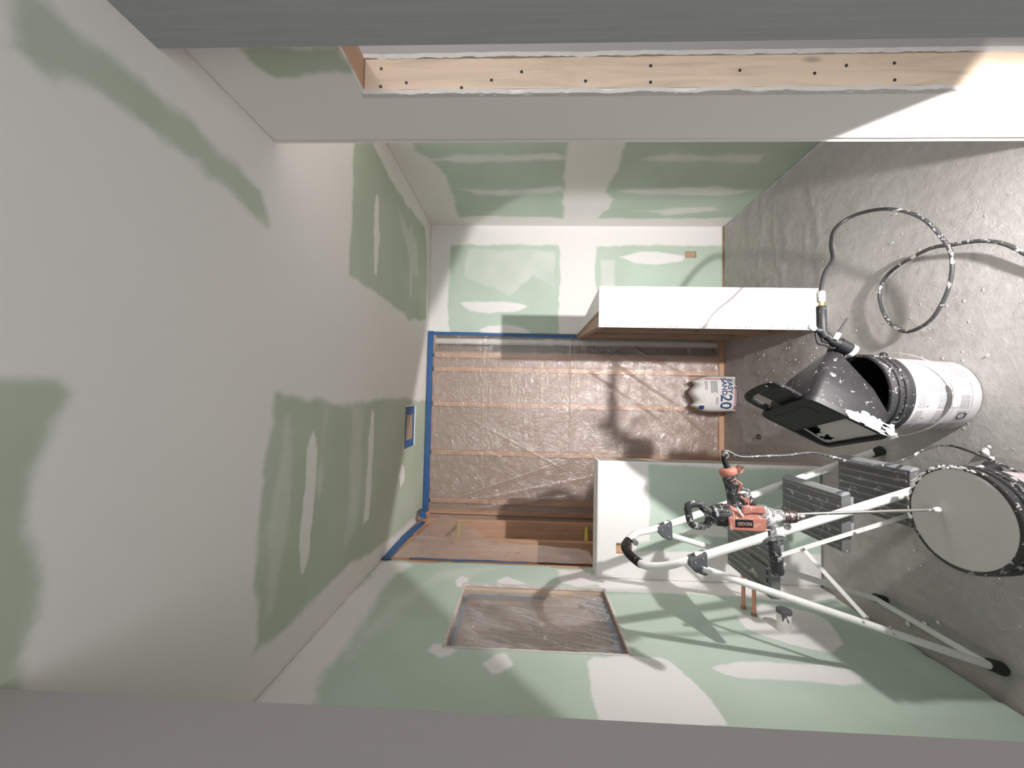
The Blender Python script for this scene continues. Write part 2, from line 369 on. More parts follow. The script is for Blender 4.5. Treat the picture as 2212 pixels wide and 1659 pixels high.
def m_film(name, haze=.10, gl=.16, rough=.14, tint=(.97, .95, .94, 1), big=1.0):
    t = NT(name); v = t.obj((1, 1, 1))
    n1 = t.noise(v, 14*big, 5, .6, 1.6); n2 = t.noise(v, 75*big, 4, .6, .8)
    h = t.math('ADD', t.math('MULTIPLY', n1, 1.0), t.math('MULTIPLY', n2, .28))
    bp = t.n('ShaderNodeBump', Strength=.9, Distance=.012); t.l(h, bp.inputs['Height'])
    tr = t.n('ShaderNodeBsdfTransparent'); tr.inputs[0].default_value = tint
    g = t.n('ShaderNodeBsdfGlossy', Roughness=rough); t.l(bp.outputs[0], g.inputs['Normal']); g.inputs['Color'].default_value = (1,1,1,1)
    df = t.n('ShaderNodeBsdfDiffuse'); df.inputs[0].default_value = (.85, .83, .82, 1); t.l(bp.outputs[0], df.inputs['Normal'])
    lw = t.n('ShaderNodeLayerWeight', Blend=.25); t.l(bp.outputs[0], lw.inputs['Normal'])
    fg = t.math('ADD', gl, t.math('MULTIPLY', lw.outputs['Fresnel'], .35))
    m1 = t.n('ShaderNodeMixShader'); m1.inputs[0].default_value = haze; t.l(tr.outputs[0], m1.inputs[1]); t.l(df.outputs[0], m1.inputs[2])
    m2 = t.n('ShaderNodeMixShader'); t.l(fg, m2.inputs[0]); t.l(m1.outputs[0], m2.inputs[1]); t.l(g.outputs[0], m2.inputs[2])
    t.l(m2.outputs[0], t.out.inputs[0]); return t.m
def m_floor():
    t = NT('grey_spattered_floor'); v = t.obj(); vy = t.obj((9, 1.1, 1))
    a = t.noise(v, 3.5, 6, .6, .5); b = t.noise(v, 26, 6, .65, .4); g = t.noise(vy, 4, 5, .6); c = t.noise(v, 130, 3, .6)
    base = t.ramp(a, [(.3, (.37, .352, .335)), (.55, (.43, .41, .392)), (.75, (.49, .47, .452))])
    base = t.mix(.3, base, t.ramp(g, [(.35, (.36, .34, .322)), (.65, (.51, .49, .47))]))
    base = t.mix(t.math('MULTIPLY', b, .5), base, t.ramp(b, [(.35, (.34, .325, .31)), (.66, (.54, .52, .505))]))
    # dried spatter flecks and dabs
    vf = t.obj((1, .42, 1)); fl = t.noise(vf, 95, 3, .55, .9); am = t.noise(v, 2.6, 3)
    fl = t.math('ADD', fl, t.math('MULTIPLY', t.math('SUBTRACT', am, .5), .38))
    fm = t.ramp(fl, [(.665, (0,0,0)), (.70, (1,1,1))])
    vo = t.n('ShaderNodeTexVoronoi', Scale=16.0); t.l(v, vo.inputs['Vector'])
    dots = t.ramp(vo.outputs['Distance'], [(.07, (1,1,1)), (.12, (0,0,0))])
    fm2 = t.math('MAXIMUM', fm, t.math('MULTIPLY', dots, .55))
    t.col(t.mix(t.math('MULTIPLY', fm2, .5), base, (.70, .68, .665, 1)))
    t.b.inputs['Roughness'].default_value = .72; t.b.inputs['Specular IOR Level'].default_value = .3
    h = t.math('ADD', t.math('MULTIPLY', fm2, 1.4), t.math('ADD', t.math('MULTIPLY', b, .9), t.math('MULTIPLY', c, .25)))
    t.bump(h, .55, .0055)
    return t.m
def m_label():
    t = NT('white_printed_pail'); v = t.n('ShaderNodeTexCoord').outputs['Object']
    sp = t.n('ShaderNodeSeparateXYZ'); t.l(v, sp.inputs[0])
    ang = t.math('ARCTAN2', sp.outputs[0], t.math('MULTIPLY', sp.outputs[1], -1))
    z = sp.outputs[2]
    row = t.math('MULTIPLY', z, 210.0); fr = t.math('FRACT', row); ln = t.math('GREATER_THAN', fr, .45)
    cb = t.n('ShaderNodeCombineXYZ'); t.l(t.math('MULTIPLY', ang, 36.0), cb.inputs[0]); t.l(t.math('FLOOR', row), cb.inputs[1])
    w = t.noise(cb.outputs[0], 1.0, 2, .6); wd = t.math('GREATER_THAN', w, .43)
    cb2 = t.n('ShaderNodeCombineXYZ'); t.l(t.math('FLOOR', t.math('MULTIPLY', ang, 2.3)), cb2.inputs[0]); t.l(t.math('FLOOR', t.math('MULTIPLY', z, 26.0)), cb2.inputs[1])
    wn = t.n('ShaderNodeTexWhiteNoise', noise_dimensions='2D'); t.l(cb2.outputs[0], wn.inputs[0])
    blk = t.math('GREATER_THAN', wn.outputs[0], .22)
    fu = t.math('FRACT', t.math('MULTIPLY', ang, 2.3)); fz = t.math('FRACT', t.math('MULTIPLY', z, 26.0))
    mg = t.math('MULTIPLY', t.math('GREATER_THAN', fu, .12), t.math('GREATER_THAN', fz, .16))
    zone = t.math('MULTIPLY', t.math('GREATER_THAN', z, .035), t.math('LESS_THAN', z, .225))
    m = t.math('MULTIPLY', t.math('MULTIPLY', ln, wd), t.math('MULTIPLY', t.math('MULTIPLY', blk, mg), zone))
    side = t.math('MULTIPLY', t.math('GREATER_THAN', ang, .95), t.math('GREATER_THAN', fz, .3))
    c = t.mix(t.math('MULTIPLY', m, .75), (.47, .46, .465, 1), (.04, .05, .06, 1))
    c = t.mix(t.math('MULTIPLY', t.math('MULTIPLY', side, zone), .35), c, (.72, .42, .44, 1))
    n = t.noise(v, 9, 5, .6); c = t.mix(t.math('MULTIPLY', n, .18), c, (.46, .45, .44, 1))
    t.col(c); t.b.inputs['Roughness'].default_value = .45
    return t.m

M_DRY = m_drywall('mudded_green_drywall')
M_CEIL = m_drywall('mudded_green_ceiling_board', mud=(.86, .815, .79, 1), g1=(.53, .59, .49, 1), g2=(.47, .53, .42, 1))
M_WHITE = m_plain('white_finished_mud', (.83, .81, .81, 1), .7, var=.03, bump=.05, spec=.2)
M_FLOOR = m_floor()
M_GREYL = m_plain('grey_painted_board', (.40, .372, .366, 1), .6, var=.03, sc=8, bump=.03, spec=.2)
t_ = NT('brushed_grey_board'); v_ = t_.obj((60, 60, 2.0)); n_ = t_.noise(v_, 2, 5, .6)
t_.col(t_.ramp(n_, [(.3, (.33, .342, .345)), (.7, (.38, .39, .39))])); t_.b.inputs['Roughness'].default_value = .7; t_.b.inputs['Specular IOR Level'].default_value = .2
t_.bump(n_, .08, .001); M_GREYR = t_.m
M_WOOD = m_wood('fir_stud_vertical', (.60, .37, .25, 1), 'Z')
M_WOODX = m_wood('fir_plate_lengthwise', (.60, .37, .25, 1), 'X')
M_WOODY = m_wood('fir_plate_depthwise', (.60, .38, .27, 1), 'Y')
M_JAMB = m_wood('pale_pine_jamb', (.74, .575, .44, 1), 'Z')
M_POST = m_wood('brown_pine_frame', (.44, .31, .235, 1), 'Z')
M_KRAFT = m_plain('brown_kraft_facing', (.445, .335, .275, 1), .75, var=.08, sc=12, bump=.1, spec=.2)
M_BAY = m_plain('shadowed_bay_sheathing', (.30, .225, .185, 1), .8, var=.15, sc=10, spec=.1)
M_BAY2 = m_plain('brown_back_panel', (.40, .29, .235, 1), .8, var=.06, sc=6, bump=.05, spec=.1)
M_FILM = m_film('clear_poly_film', haze=.055, gl=.15, rough=.135)
M_FILM3 = m_film('crumpled_recess_film', haze=.26, gl=.09, rough=.2, big=.45)
M_FILM2 = m_film('cloudy_poly_film', haze=.12, gl=.07, rough=.2, big=.7)
M_TAPE = m_plain('blue_painters_tape', (.045, .125, .30, 1), .6, var=.15, sc=30, bump=.1, spec=.3)
M_PVC = m_plain('white_pvc', (.80, .78, .74, 1), .4, var=.04)
M_COPPER = m_plain('copper_pipe', (.72, .36, .27, 1), .38, metal=.75, var=.12, sc=25)
M_RUBBER = m_plain('black_rubber', (.02, .02, .022, 1), .55, var=.2)
M_YELLOW = m_plain('yellow_cable_jacket', (.70, .60, .12, 1), .5, var=.1)
M_TUBE = m_plain('white_enamel_tube', (.80, .79, .76, 1), .38, spl=.06, splc=(.45, .43, .40, 1), var=.03, bump=.05)
M_CLAMP = m_plain('slate_grey_plastic', (.095, .10, .11, 1), .5, spl=.12, sc=30, var=.08)
M_STEP = m_plain('dusty_grey_tread', (.125, .127, .125, 1), .6, spl=.30, splc=(.42, .42, .41, 1), sc=26, var=.1)
M_STEPR = m_plain('lighter_tread_rib', (.19, .19, .185, 1), .6, spl=.4, splc=(.45, .45, .44, 1), sc=26)  # ribs a lighter grey than the tread so they stand out
M_STEPL = m_plain('light_grey_tread_edge', (.30, .31, .33, 1), .5, spl=.15, sc=30)
M_STEEL = m_plain('dull_steel', (.55, .53, .51, 1), .35, metal=.9, spl=.2, sc=60)
M_BLACK = m_plain('black_plastic_spattered', (.008, .008, .0095, 1), .5, spec=.2, spl=.17, sc=46, var=.15, bump=.12)
M_BLACKC = m_plain('black_plastic_clean', (.012, .012, .014, 1), .5, var=.15, bump=.06, spec=.3)
M_COLLAR = m_plain('black_collar_streaked', (.014, .014, .016, 1), .45, spl=.40, splc=(.45, .44, .43, 1), sc=34, var=.15, bump=.25)
M_DRILLB = m_plain('black_tool_plastic_dusty', (.020, .021, .023, 1), .5, spl=.46, splc=(.58, .57, .56, 1), sc=55, var=.2)
M_GEAR = m_plain('plaster_caked_gearbox', (.16, .16, .165, 1), .55, spl=.72, splc=(.70, .69, .68, 1), sc=42, var=.2, bump=.3)
M_ORANGE = m_plain('dusty_orange_plastic', (.46, .165, .115, 1), .55, spl=.42, splc=(.66, .56, .52, 1), sc=55, var=.15)
M_CHUCK = m_plain('brown_rusty_chuck', (.11, .075, .065, 1), .4, metal=.4, spl=.25, sc=50, var=.3)
M_MUDW = m_plain('wet_joint_compound', (.52, .51, .475, 1), .55, var=.05, sc=9, bump=.25, spec=.3)
M_MUDD = m_plain('dried_white_compound', (.86, .85, .84, 1), .7, var=.06, sc=30, bump=.4)
M_LABEL = m_label()
M_HOSE = m_plain('black_hose_plaster_dust', (.028, .029, .032, 1), .45, spl=.46, splc=(.55, .54, .53, 1), sc=32, var=.2)
M_HOSEB = m_plain('black_hose_clean', (.02, .02, .022, 1), .4, var=.1)
M_BRASS = m_plain('brass', (.62, .40, .16, 1), .35, metal=.8, var=.2, sc=60)
M_BAG = m_plain('white_paper_bag', (.74, .71, .69, 1), .65, var=.05, sc=14, bump=.3)
M_NAVY = m_plain('navy_print', (.028, .066, .17, 1), .6, var=.05, bump=0)
M_PINK = m_plain('dusty_red_print', (.44, .09, .13, 1), .6, var=.1, bump=0)
M_PINKL = m_plain('pink_print', (.74, .40, .42, 1), .6, var=.05, bump=0)
M_INK = m_plain('grey_small_print', (.25, .25, .28, 1), .6, var=.05, bump=0)
M_CARD = m_plain('brown_cardboard', (.42, .30, .22, 1), .75, var=.06)
M_GYP = m_plain('raw_gypsum_edge', (.66, .62, .59, 1), .85, var=.12, sc=60, bump=.5, spec=.1)

# ------------------------------------------------------------------ setting
XL, XR, YB, X2, Y2, H = -.96, 1.4455, 3.197, .813, 1.192, 2.42
# floor: one continuous rumpled, spattered sheet
U = lines(-1.02, 2.3, .0125); V = lines(-.8, 3.33, .0125)
def floor_fn(u, v):
    back = sstep(1.55, 1.95, v-.25*np.abs(u))
    r1 = np.clip(ridge(u*6.5+.7*fbm(u*2, v*2, 9), v*1.6, 3)-.72, 0, 1)*.020
    r2 = np.clip(ridge(u*2.0, v*6.0+.8*fbm(u*3, v*3, 19), 5)-.74, 0, 1)*.016
    nook = sstep(.6, .8, u)
    z = back*(r1*(1-nook)+r2*nook)+(fbm(u*7, v*7, 21, 4)-.5)*.006*(.35+.65*back)+(fbm(u*30, v*30, 41, 3)-.45)*.0022
    lump = np.clip(fbm(u*11, v*11, 61, 3)-.52, 0, 1)*.03*sstep(-.25, -.5, u)*sstep(2.2, 1.9, v)
    return u, v, z+lump-.004
me, _ = grid_mesh('floor', U, V, floor_fn)
fl = mkobj('floor', me, M_FLOOR); me.polygons.foreach_set('use_smooth', [True]*len(me.polygons))
if me.polygons[0].normal.z < 0: me.flip_normals()
sd = fl.modifiers.new('slab', 'SOLIDIFY'); sd.thickness = .03; sd.offset = -1
struct(fl, 'grey rumpled floor sheet spattered with dried plaster')

VX0, VX1, VY0, VY1 = -.362, -.068, 2.655, 2.893
ce = drywall('ceiling', 'Z', H, (-1.12, 2.3), (-.8, 3.34), 'ceil', 1, M_CEIL, .0125, [(VX0, VX1, VY0, VY1)], flip=-1)
struct(ce, 'ceiling of green board with broad bands of grey-white joint mud')

OB = (1.187, 1.238, .222, .310)
wb = drywall('wall_back', 'Y', YB, (.541, 1.458), (.014, H), 'back', 1, M_DRY, .01, [OB], flip=-1)
struct(wb, 'back wall of green board with white mud bands and knife streaks')
MB().box(OB[0]-.03, OB[1]+.03, YB+.016, YB+.055, OB[2]-.05, OB[3]+.05).obj('stud', M_WOOD, wb)
m = MB()
for k in range(9):
    a = random.uniform(OB[0], OB[1]); m.box(a-.006, a+.004, YB-.001, YB+.001, OB[random.choice((2, 3))]-.007, OB[2]+.006) if 0 else None
MB().box(.541, 1.458, YB+.0135, YB+.05, .0, .038).obj('bottom_plate', M_WOODX, wb)

wr = drywall('wall_right', 'X', XR, (1.1, 3.21), (.004, H), 'right', 1, M_DRY, .01, flip=-1)
struct(wr, 'nook wall of green board with mud bands beyond the door opening')

NI = (1.526, 2.045, 1.173, 1.890)
wl = drywall('wall_left', 'X', XL, (.2, 2.292), (.012, H), 'left', 0, M_DRY, .009, [NI], flip=1,
             keep=lambda u, v: v > .012+.05*np.clip(fbm(u*14, v*3, 91, 3)-.42, 0, 1)*(1+3*(u < 1.32)))
struct(wl, 'left wall of green board around the film-covered recess')
MB().box(XL-.12, XL-.014, .2, 2.25, 0, .1).obj('bottom_plate', M_WOODY, wl)

DOOR_Y = 1.006
wm = drywall('wall_center', 'X', X2, (.55, Y2), (0, H), 'mid', 1, M_CEIL, .009, [(.5, DOOR_Y, -.1, 2.045)], flip=-1)
struct(wm, 'short white wall with an unfinished door opening beside the nook')
MB().box(X2+.0005, .9255, Y2-.0005, Y2+.0125, 0, H).obj('end_board', M_WHITE, wm)
MB().box(.9255-.0125, .9255, DOOR_Y+.004, Y2, 0, H).obj('far_board', M_WHITE, wm)
MB().box(X2+.0135, .912, DOOR_Y-.001, DOOR_Y+.038, 0, 2.045).obj('jamb_stud', M_JAMB, wm)
MB().box(X2+.0135, .912, .5, DOOR_Y+.04, 2.047, 2.085).obj('header', M_WOODY, wm)
MB().box(X2+.0135, .9255, .5, DOOR_Y+.04, 2.085, H).obj('header_fill', M_WHITE, wm)
# ragged cut gypsum edges either side of the jamb stud
def ragged(name, x0, x1, par, seed):
    m = MB(); zs = np.arange(0.0, 2.06, .012); jf = (fbm(zs*18, zs*0+seed, seed, 4)-.47)*.024
    v = []; f = []
    for i, (zz, j) in enumerate(zip(zs, jf)):
        j2 = random.uniform(-.0015, .0015)
        v += [(x0, DOOR_Y+.01, zz), (x0+j2, DOOR_Y-.004+j*.5, zz), (x1, DOOR_Y-.001+j*.3, zz), (x1, DOOR_Y+.01, zz)]
    n = len(zs)
    for i in range(n-1):
        for k in range(4): f.append((4*i+k, 4*i+(k+1) % 4, 4*i+4+(k+1) % 4, 4*i+4+k))
    f += [(0, 1, 2, 3), tuple(4*(n-1)+k for k in (3, 2, 1, 0))]
    return m.add(v, f).obj(name, M_GYP, par)
ragged('cut_edge', X2-.0006, X2+.0135, wm, 3)
ragged('cut_edge', .9122, .9275, wm, 8)
m = MB()
for zz, yy in [(2.0, .835), (2.0, .885), (1.93, .845), (1.70, .85), (1.78, .83), (1.62, .872), (1.45, .845), (1.28, .84), (1.28, .885), (1.05, .87), (.86, .86), (.78, .88), (.66, .84), (.66, .885)]:
    m.lathe([(.0001, -.001), (.004, -.001), (.004, .001), (.0001, .001)], 10, (yy+.0, DOOR_Y-.0012, zz), (0, 1, 0))
m.obj('screw_head', M_RUBBER, wm)['kind'] = 'stuff'
wc = struct(MB().box(.9256, 2.3, 1.01, 1.10, 0, H).obj('wall_nook_front', M_GREYL))
wf = struct(MB().box(1.75, 1.8, -.8, 1.01, 0, H).obj('wall_beyond_door', M_GREYL), 'grey wall of the dim room beyond the door opening')

we = struct(MB().box(.757, X2-.0005, -.8, .802, .0, H-.001).obj('wall_entry_right', M_GREYR, bevel=.002), 'grey brushed wall end close on the doorway side')
wel = struct(MB().box(-.60, -.472, -.8, .60, .0, H-.001).obj('wall_entry_left', M_GREYL, bevel=.002), 'plain grey wall end close beside the left wall')
MB().box(-1.1, -.60, .0, .2, 0, H).obj('wall_entry_return', M_GREYL)['kind'] = 'structure'

# ---- the work light itself, on the floor beside the door opening (below the picture edge); its shields are added to cut the beam
wk = thing('work_light', 'low floor work light in the doorway that lights the room', 'lamp', (.55, .55, 0))
MB().box(.488, .612, .52, .70, .185, .205).obj('added_lower_shield', M_BLACKC, wk, bevel=.003)
MB().box(.600, .612, .52, .658, .205, .36).obj('added_side_shield', M_BLACKC, wk, bevel=.003)
MB().box(.488, .500, .52, .585, .205, .30).obj('added_side_shield', M_BLACKC, wk, bevel=.003)
MB().box(.488, .612, .50, .52, .185, .36).obj('back_plate', M_BLACKC, wk, bevel=.003)
for sx in (-1, 1):
    MB().tube([(.55+sx*.05, .56, .19), (.55+sx*.07, .50, .01), (.55+sx*.07, .66, .01), (.55+sx*.05, .60, .19)], .009, 10).obj('stand', M_STEEL, wk, smooth=True)

# ---- shower framing, back
KX0, KX1 = XL-.10, .385
wsb = struct(MB().box(KX0, KX1, YB+.022, YB+.03, .03, H-.02).obj('wall_shower_back', M_KRAFT), 'open stud wall with brown paper-faced bays behind clear film')
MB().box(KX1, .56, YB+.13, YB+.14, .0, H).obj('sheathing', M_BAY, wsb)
for xc, wd in [(.352, .042), (.236, .038), (-.053, .038), (-.45, .038), (-.843, .038)]:
    MB().box(xc-wd/2, xc+wd/2, YB, YB+.021 if xc < .33 else YB+.12, .04, H-.035).obj('stud', M_WOOD, wsb, bevel=.002)
MB().box(.522, .541, YB+.014, YB+.12, .04, H-.04).obj('stud', M_WOOD, wsb, bevel=.002)
MB().box(XL-.1, .541, YB, YB+.12, H-.06, H-.014).obj('top_plate', M_WOODX, wsb, bevel=.002)
MB().box(XL-.1, .541, YB-.003, YB+.12, -.002, .038).obj('bottom_plate', M_WOODX, wsb, bevel=.002)
MB().box(XL+.01, XL+.05, YB+.001, YB+.021, .04, H-.035).obj('stud', M_WOOD, wsb, bevel=.002)
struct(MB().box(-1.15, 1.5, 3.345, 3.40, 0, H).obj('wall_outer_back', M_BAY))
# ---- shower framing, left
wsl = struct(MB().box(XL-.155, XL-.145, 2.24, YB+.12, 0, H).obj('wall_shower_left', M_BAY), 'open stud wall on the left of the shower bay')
for yc in (2.285, 2.69, 3.10):
    MB().box(XL-.142, XL, yc-.019, yc+.019, .04, H-.035).obj('stud', M_WOOD, wsl, bevel=.002)
MB().box(XL-.142, XL-.052, 3.158, 3.196, .04, H-.035).obj('stud', M_WOOD, wsl, bevel=.002)
MB().box(XL-.142, XL, 2.27, YB-.001, H-.06, H-.014).obj('top_plate', M_WOODY, wsl, bevel=.002)
MB().box(XL-.142, XL, 2.27, YB-.004, 0, .038).obj('bottom_plate', M_WOODY, wsl, bevel=.002)
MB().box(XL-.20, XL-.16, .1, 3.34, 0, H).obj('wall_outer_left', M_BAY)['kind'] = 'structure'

# ---- left half wall (end facing the room is boarded and mudded)
YF = 2.16; PT = 1.192
wh = drywall('wall_half_left', 'Y', YF, (XL+.001, -.328), (.006, PT), 'pony', 1, M_DRY, .009, [(-.829, -.771, 1.003, 1.088)], flip=-1)
struct(wh, 'low left half wall with white mud over green board')
MB().box(XL+.001, -.340, YF+.0135, YF+.105, PT-.05, PT-.0125).obj('top_plate', M_WOODX, wh)
MB().box(XL+.001, -.328, YF+.001, YF+.118, PT-.0122, PT).obj('cap_board', M_WHITE, wh)
MB().box(-.340, -.328, YF+.012, YF+.118, .004, PT-.013).obj('end_board', m_plain('tan_board_end', (.52, .45, .40, 1), .8), wh)
MB().box(-.378, -.341, YF+.0135, YF+.105, .04, PT-.05).obj('stud', M_WOOD, wh)
MB().box(-.86, -.74, YF+.02, YF+.06, .9, 1.13).obj('stud', M_WOOD, wh)
MB().box(XL+.001, -.341, YF+.0135, YF+.105, .0, .038).obj('bottom_plate', M_WOODX, wh)
MB().box(XL+.001, -.341, YF+.106, YF+.118, .004, PT-.013).obj('back_board', M_KRAFT, wh)

# ---- right half wall: white front return, open framing towards the shower
FX0, FX1, BX0, BX1 = .418, .638, .503, .541
def quad_prism(p, z0, z1):
    return MB().prism([(a, b) for a, b in p], z0, z1, lambda a, b, c: (a, b, c))
whr = MB()
zs = np.linspace(.004, PT+.004, 70)
v = []; f = []
for i, zz in enumerate(zs):
    j = (vn(zz*60, 2, 5)-.5)*.006
    v += [(FX0+.006+j, YF, zz), (FX1, YF, zz), (FX1, YF+.0125, zz), (FX0-.008, YF+.0125, zz)]
for i in range(len(zs)-1):
    for k in range(4): f.append((4*i+k, 4*i+(k+1) % 4, 4*i+4+(k+1) % 4, 4*i+4+k))
n4 = 4*(len(zs)-1); f += [(3, 2, 1, 0), (n4, n4+1, n4+2, n4+3)]
whr = struct(whr.add(v, f).obj('wall_half_right', M_WHITE), 'low right half wall with a bright white front and open brown framing')
quad_prism([(FX1-.0125, YF+.013), (FX1, YF+.013), (BX1, YB-.001), (BX1-.012, YB-.001)], .004, PT-.0125).obj('side_board', M_KRAFT, whr)
quad_prism([(.507, YF+.013), (FX1, YF+.013), (BX1, YB-.001), (BX1-.006, YB-.001)], PT-.0122, PT).obj('cap_board', M_WHITE, whr)
quad_prism([(FX0+.004, YF+.013), (.507, YF+.013), (BX1-.006, YB-.001), (BX0, YB-.04)], PT-.05, PT-.0125).obj('top_plate', M_POST, whr)
quad_prism([(FX0+.006, YF+.013), (.500, YF+.013), (BX1-.010, YB-.041), (BX0, YB-.041)], .0, .038).obj('bottom_plate', M_POST, whr)
quad_prism([(BX0, YB-.04), (BX1-.013, YB-.04), (BX1-.013, YB-.001), (BX0, YB-.001)], .0, PT-.05).obj('stud', M_POST, whr)
quad_prism([(.484, 2.98), (.552, 2.975), (.549, 3.012), (.487, 3.016)], .039, PT-.05).obj('stud', M_POST, whr)
quad_prism([(.452, 2.55), (.58, 2.54), (.577, 2.578), (.455, 2.588)], .039, PT-.05).obj('stud', M_POST, whr)
quad_prism([(.430, YF+.014), (.62, YF+.014), (.62, YF+.052), (.432, YF+.052)], .039, PT-.05).obj('stud', M_POST, whr)
m = MB()
for k in range(26):
    zz = random.uniform(.03, 1.17); hh = random.uniform(.006, .03)
    m.add([(FX0+.001, YF-.0012, zz), (FX0+.012+random.uniform(0, .006), YF-.0006, zz+hh*.3), (FX0+.010, YF-.0008, zz+hh), (FX0-.002, YF-.0012, zz+hh*.8)], [(0, 1, 2, 3)])
m.obj('ragged_paper', M_GYP, whr)['kind'] = 'stuff'
m = MB(); v = []; 
for k in range(22):
    xx = .42+.19*k/21; v.append((xx, YF-.0009, .028+.02*vn(k*.9, 1, 3)))
pl_ = [(.42, .006)]+[(a, c) for a, b, c in v]+[(.61, .006)]
MB().prism(pl_, YF-.0012, YF-.0002).obj('bare_green_patch', m_plain('pale_green_paper', (.55, .70, .56, 1), .8), whr)

# ------------------------------------------------------------------ film, tape, pipes in the shower
def film(name, fn, nu, nv, mat, label, cat='plastic sheet', keep=None):
    U = np.linspace(0, 1, nu); V = np.linspace(0, 1, nv)
    me, _ = grid_mesh(name, U, V, fn, keep)
    o = mkobj(name, me, mat); me.polygons.foreach_set('use_smooth', [True]*len(me.polygons))
    return tag(o, label, cat)
def crease(u, v, a, b, w, amp):
    ex, ey = b[0]-a[0], b[1]-a[1]; L = math.hypot(ex, ey)
    t = ((u-a[0])*ex+(v-a[1])*ey)/L**2; d = ((u-a[0])*ey-(v-a[1])*ex)/L
    return amp*np.exp(-(d/w)**2)*sstep(-.05, .12, t)*sstep(1.05, .8, t)
def back_film(u, v):
    # u: right to left, v: top to bottom
    x = .525-(.525+.925)*u; z = 2.385-(2.385-.05)*v
    low = sstep(.55, 1, v)
    y = YB-.012-.018*low*(.5+vn(x*4, z*3, 4))
    st = np.array([-.86, -.45, -.053, .236, .352, .53]); i_ = np.clip(np.searchsorted(st, x)-1, 0, 4)
    tt = np.clip((x-st[i_])/(st[i_+1]-st[i_]), 0, 1); y = y+.006*np.sin(PI*tt)**2*(.7+.5*vn(x*2, z*1.5, 44))
    wr = .006*(ridge(x*3.2+z*1.5, z*2.2, 12)-.6)+.0022*(ridge(x*13, z*13, 14)-.5)
    y = y-wr*(.35+.65*sstep(.1, .5, v))
    for a, b, w, am in [((.5, 2.0), (.15, 2.36), .01, .008), ((-.15, 2.1), (-.6, 1.2), .012, .006), ((-.9, 2.35), (-.45, 1.15), .012, .012), ((-.88, 2.2), (-.6, 1.0), .014, .012), ((-.9, 2.0), (-.75, 1.1), .014, .010),
                        ((.35, .95), (-.05, .35), .012, .016), ((.25, 1.1), (-.15, .5), .012, .014), ((-.05, .38), (-.35, .06), .014, .02), ((.15, .7), (-.3, .3), .01, .012), ((.45, .75), (.2, .3), .012, .012)]:
        y = y-crease(x, z, a, b, w*.5, am*.5)-crease(x+.012, z+.02, a, b, w*.35, am*.3)
    for zz, w, am in [(1.232, .006, .005), (2.12, .003, .002), (1.95, .004, .003), (1.90, .003, .002), (1.72, .004, .003), (1.69, .003, .0025), (1.655, .003, .002), (1.60, .003, .003), (1.47, .004, .003), (1.33, .003, .002), (1.18, .003, .003), (1.02, .004, .003), (.93, .003, .002), (.8, .004, .003)]:
        y = y-am*np.exp(-((z-zz-.004*np.sin(x*3+zz*9))/w)**2)*(.4+vn(x*2.5, zz*7, 6))
    return x, y, z
def keep_b(u, v):
    x = .525-(1.45)*u; z = 2.385-2.335*v
    # swagged lower edge round the bag
    lim = np.where(x > .22, .06, np.where(x > -.07, .33-.18*np.clip((.22-x)/.29, 0, 1), .10))
    return ~((z < lim+.03*np.sin(x*21)) & (x < .22) & (x > -.07))
film('plastic_sheet', back_film, 210, 300, M_FILM, 'large clear plastic film hung over the studs at the back of the shower', keep=keep_b)
def left_film(u, v):
    zt = 2.36-1.18*v
    far = 3.08-.50*sstep(0, .45, v)-.12*v+.03*np.sin(v*9)
    y = 2.30+(far-2.30)*u
    z = zt-.22*u*(1-v)*.6
    x = XL+.012+.035*u*(vn(y*6, z*3, 8))+.012*(ridge(y*5, z*3, 18)-.5)
    x = x+.03*np.exp(-((v-.28)/.09)**2)*u
    return x, y, z
film('plastic_sheet', left_film, 80, 130, M_FILM2, 'smaller cloudy plastic film bunched along the left framing of the shower')

def tape(pts, w, nrm, label, cat='tape', t=.0012):
    # pts: centre line, w width vector-ish per point
    nrm = Vector(nrm); m = MB(); v = []; f = []
    P = [Vector(p) for p in pts]; N = len(P)
    for i, p in enumerate(P):
        d = (P[min(i+1, N-1)]-P[max(i-1, 0)]).normalized(); s_ = d.cross(nrm).normalized()
        ww = w[i] if isinstance(w, (list, tuple)) else w
        for k, q in ((-1, 0), (1, 0), (1, 1), (-1, 1)): v.append(p+s_*k*ww/2+nrm*t*q)
    for i in range(N-1):
        for k in range(4): f.append((4*i+k, 4*i+(k+1) % 4, 4*i+4+(k+1) % 4, 4*i+4+k))
    f += [(0, 1, 2, 3), tuple(4*(N-1)+k for k in (3, 2, 1, 0))]
    o = m.add(v, f).obj('painters_tape', M_TAPE)
    return tag(o, label, cat)
def lerp_pts(a, b, n, jit=0, ax=2):
    out = []
    for i in range(n):
        q = [a[k]+(b[k]-a[k])*i/(n-1) for k in range(3)]; q[ax] += jit*(vn(i*.7, ax, 3)-.5); out.append(tuple(q))
    return out
tape(lerp_pts((.548, YB-.018, 2.392), (-.93, YB-.018, 2.390), 24, .006), .046, (0, -1, 0), 'long blue tape strip across the ceiling line above the shower film')
tape(lerp_pts((.530, YB-.017, 2.37), (.520, YB-.017, 1.19), 20, .004, 0), .026, (0, -1, 0), 'blue tape strip running down the wall edge beside the white vent pipe')
tape([(XL+.06, 3.12, 2.392), (XL+.075, 3.02, 2.375), (XL+.05, 2.93, 2.35)], .05, (1, .2, -.3), 'short loose blue tape end curling at the shower ceiling corner')
tape(lerp_pts((XL+.016, 2.96, 2.352), (XL+.012, 2.65, 2.385), 6, .01)+lerp_pts((XL+.012, 2.60, 2.388), (XL+.010, 2.275, 2.394), 6, .01), [.03, .05, .055, .055, .055, .055, .05, .05, .048, .048, .046, .046], (1, 0, 0), 'slanting blue tape strip along the left top plate of the shower')
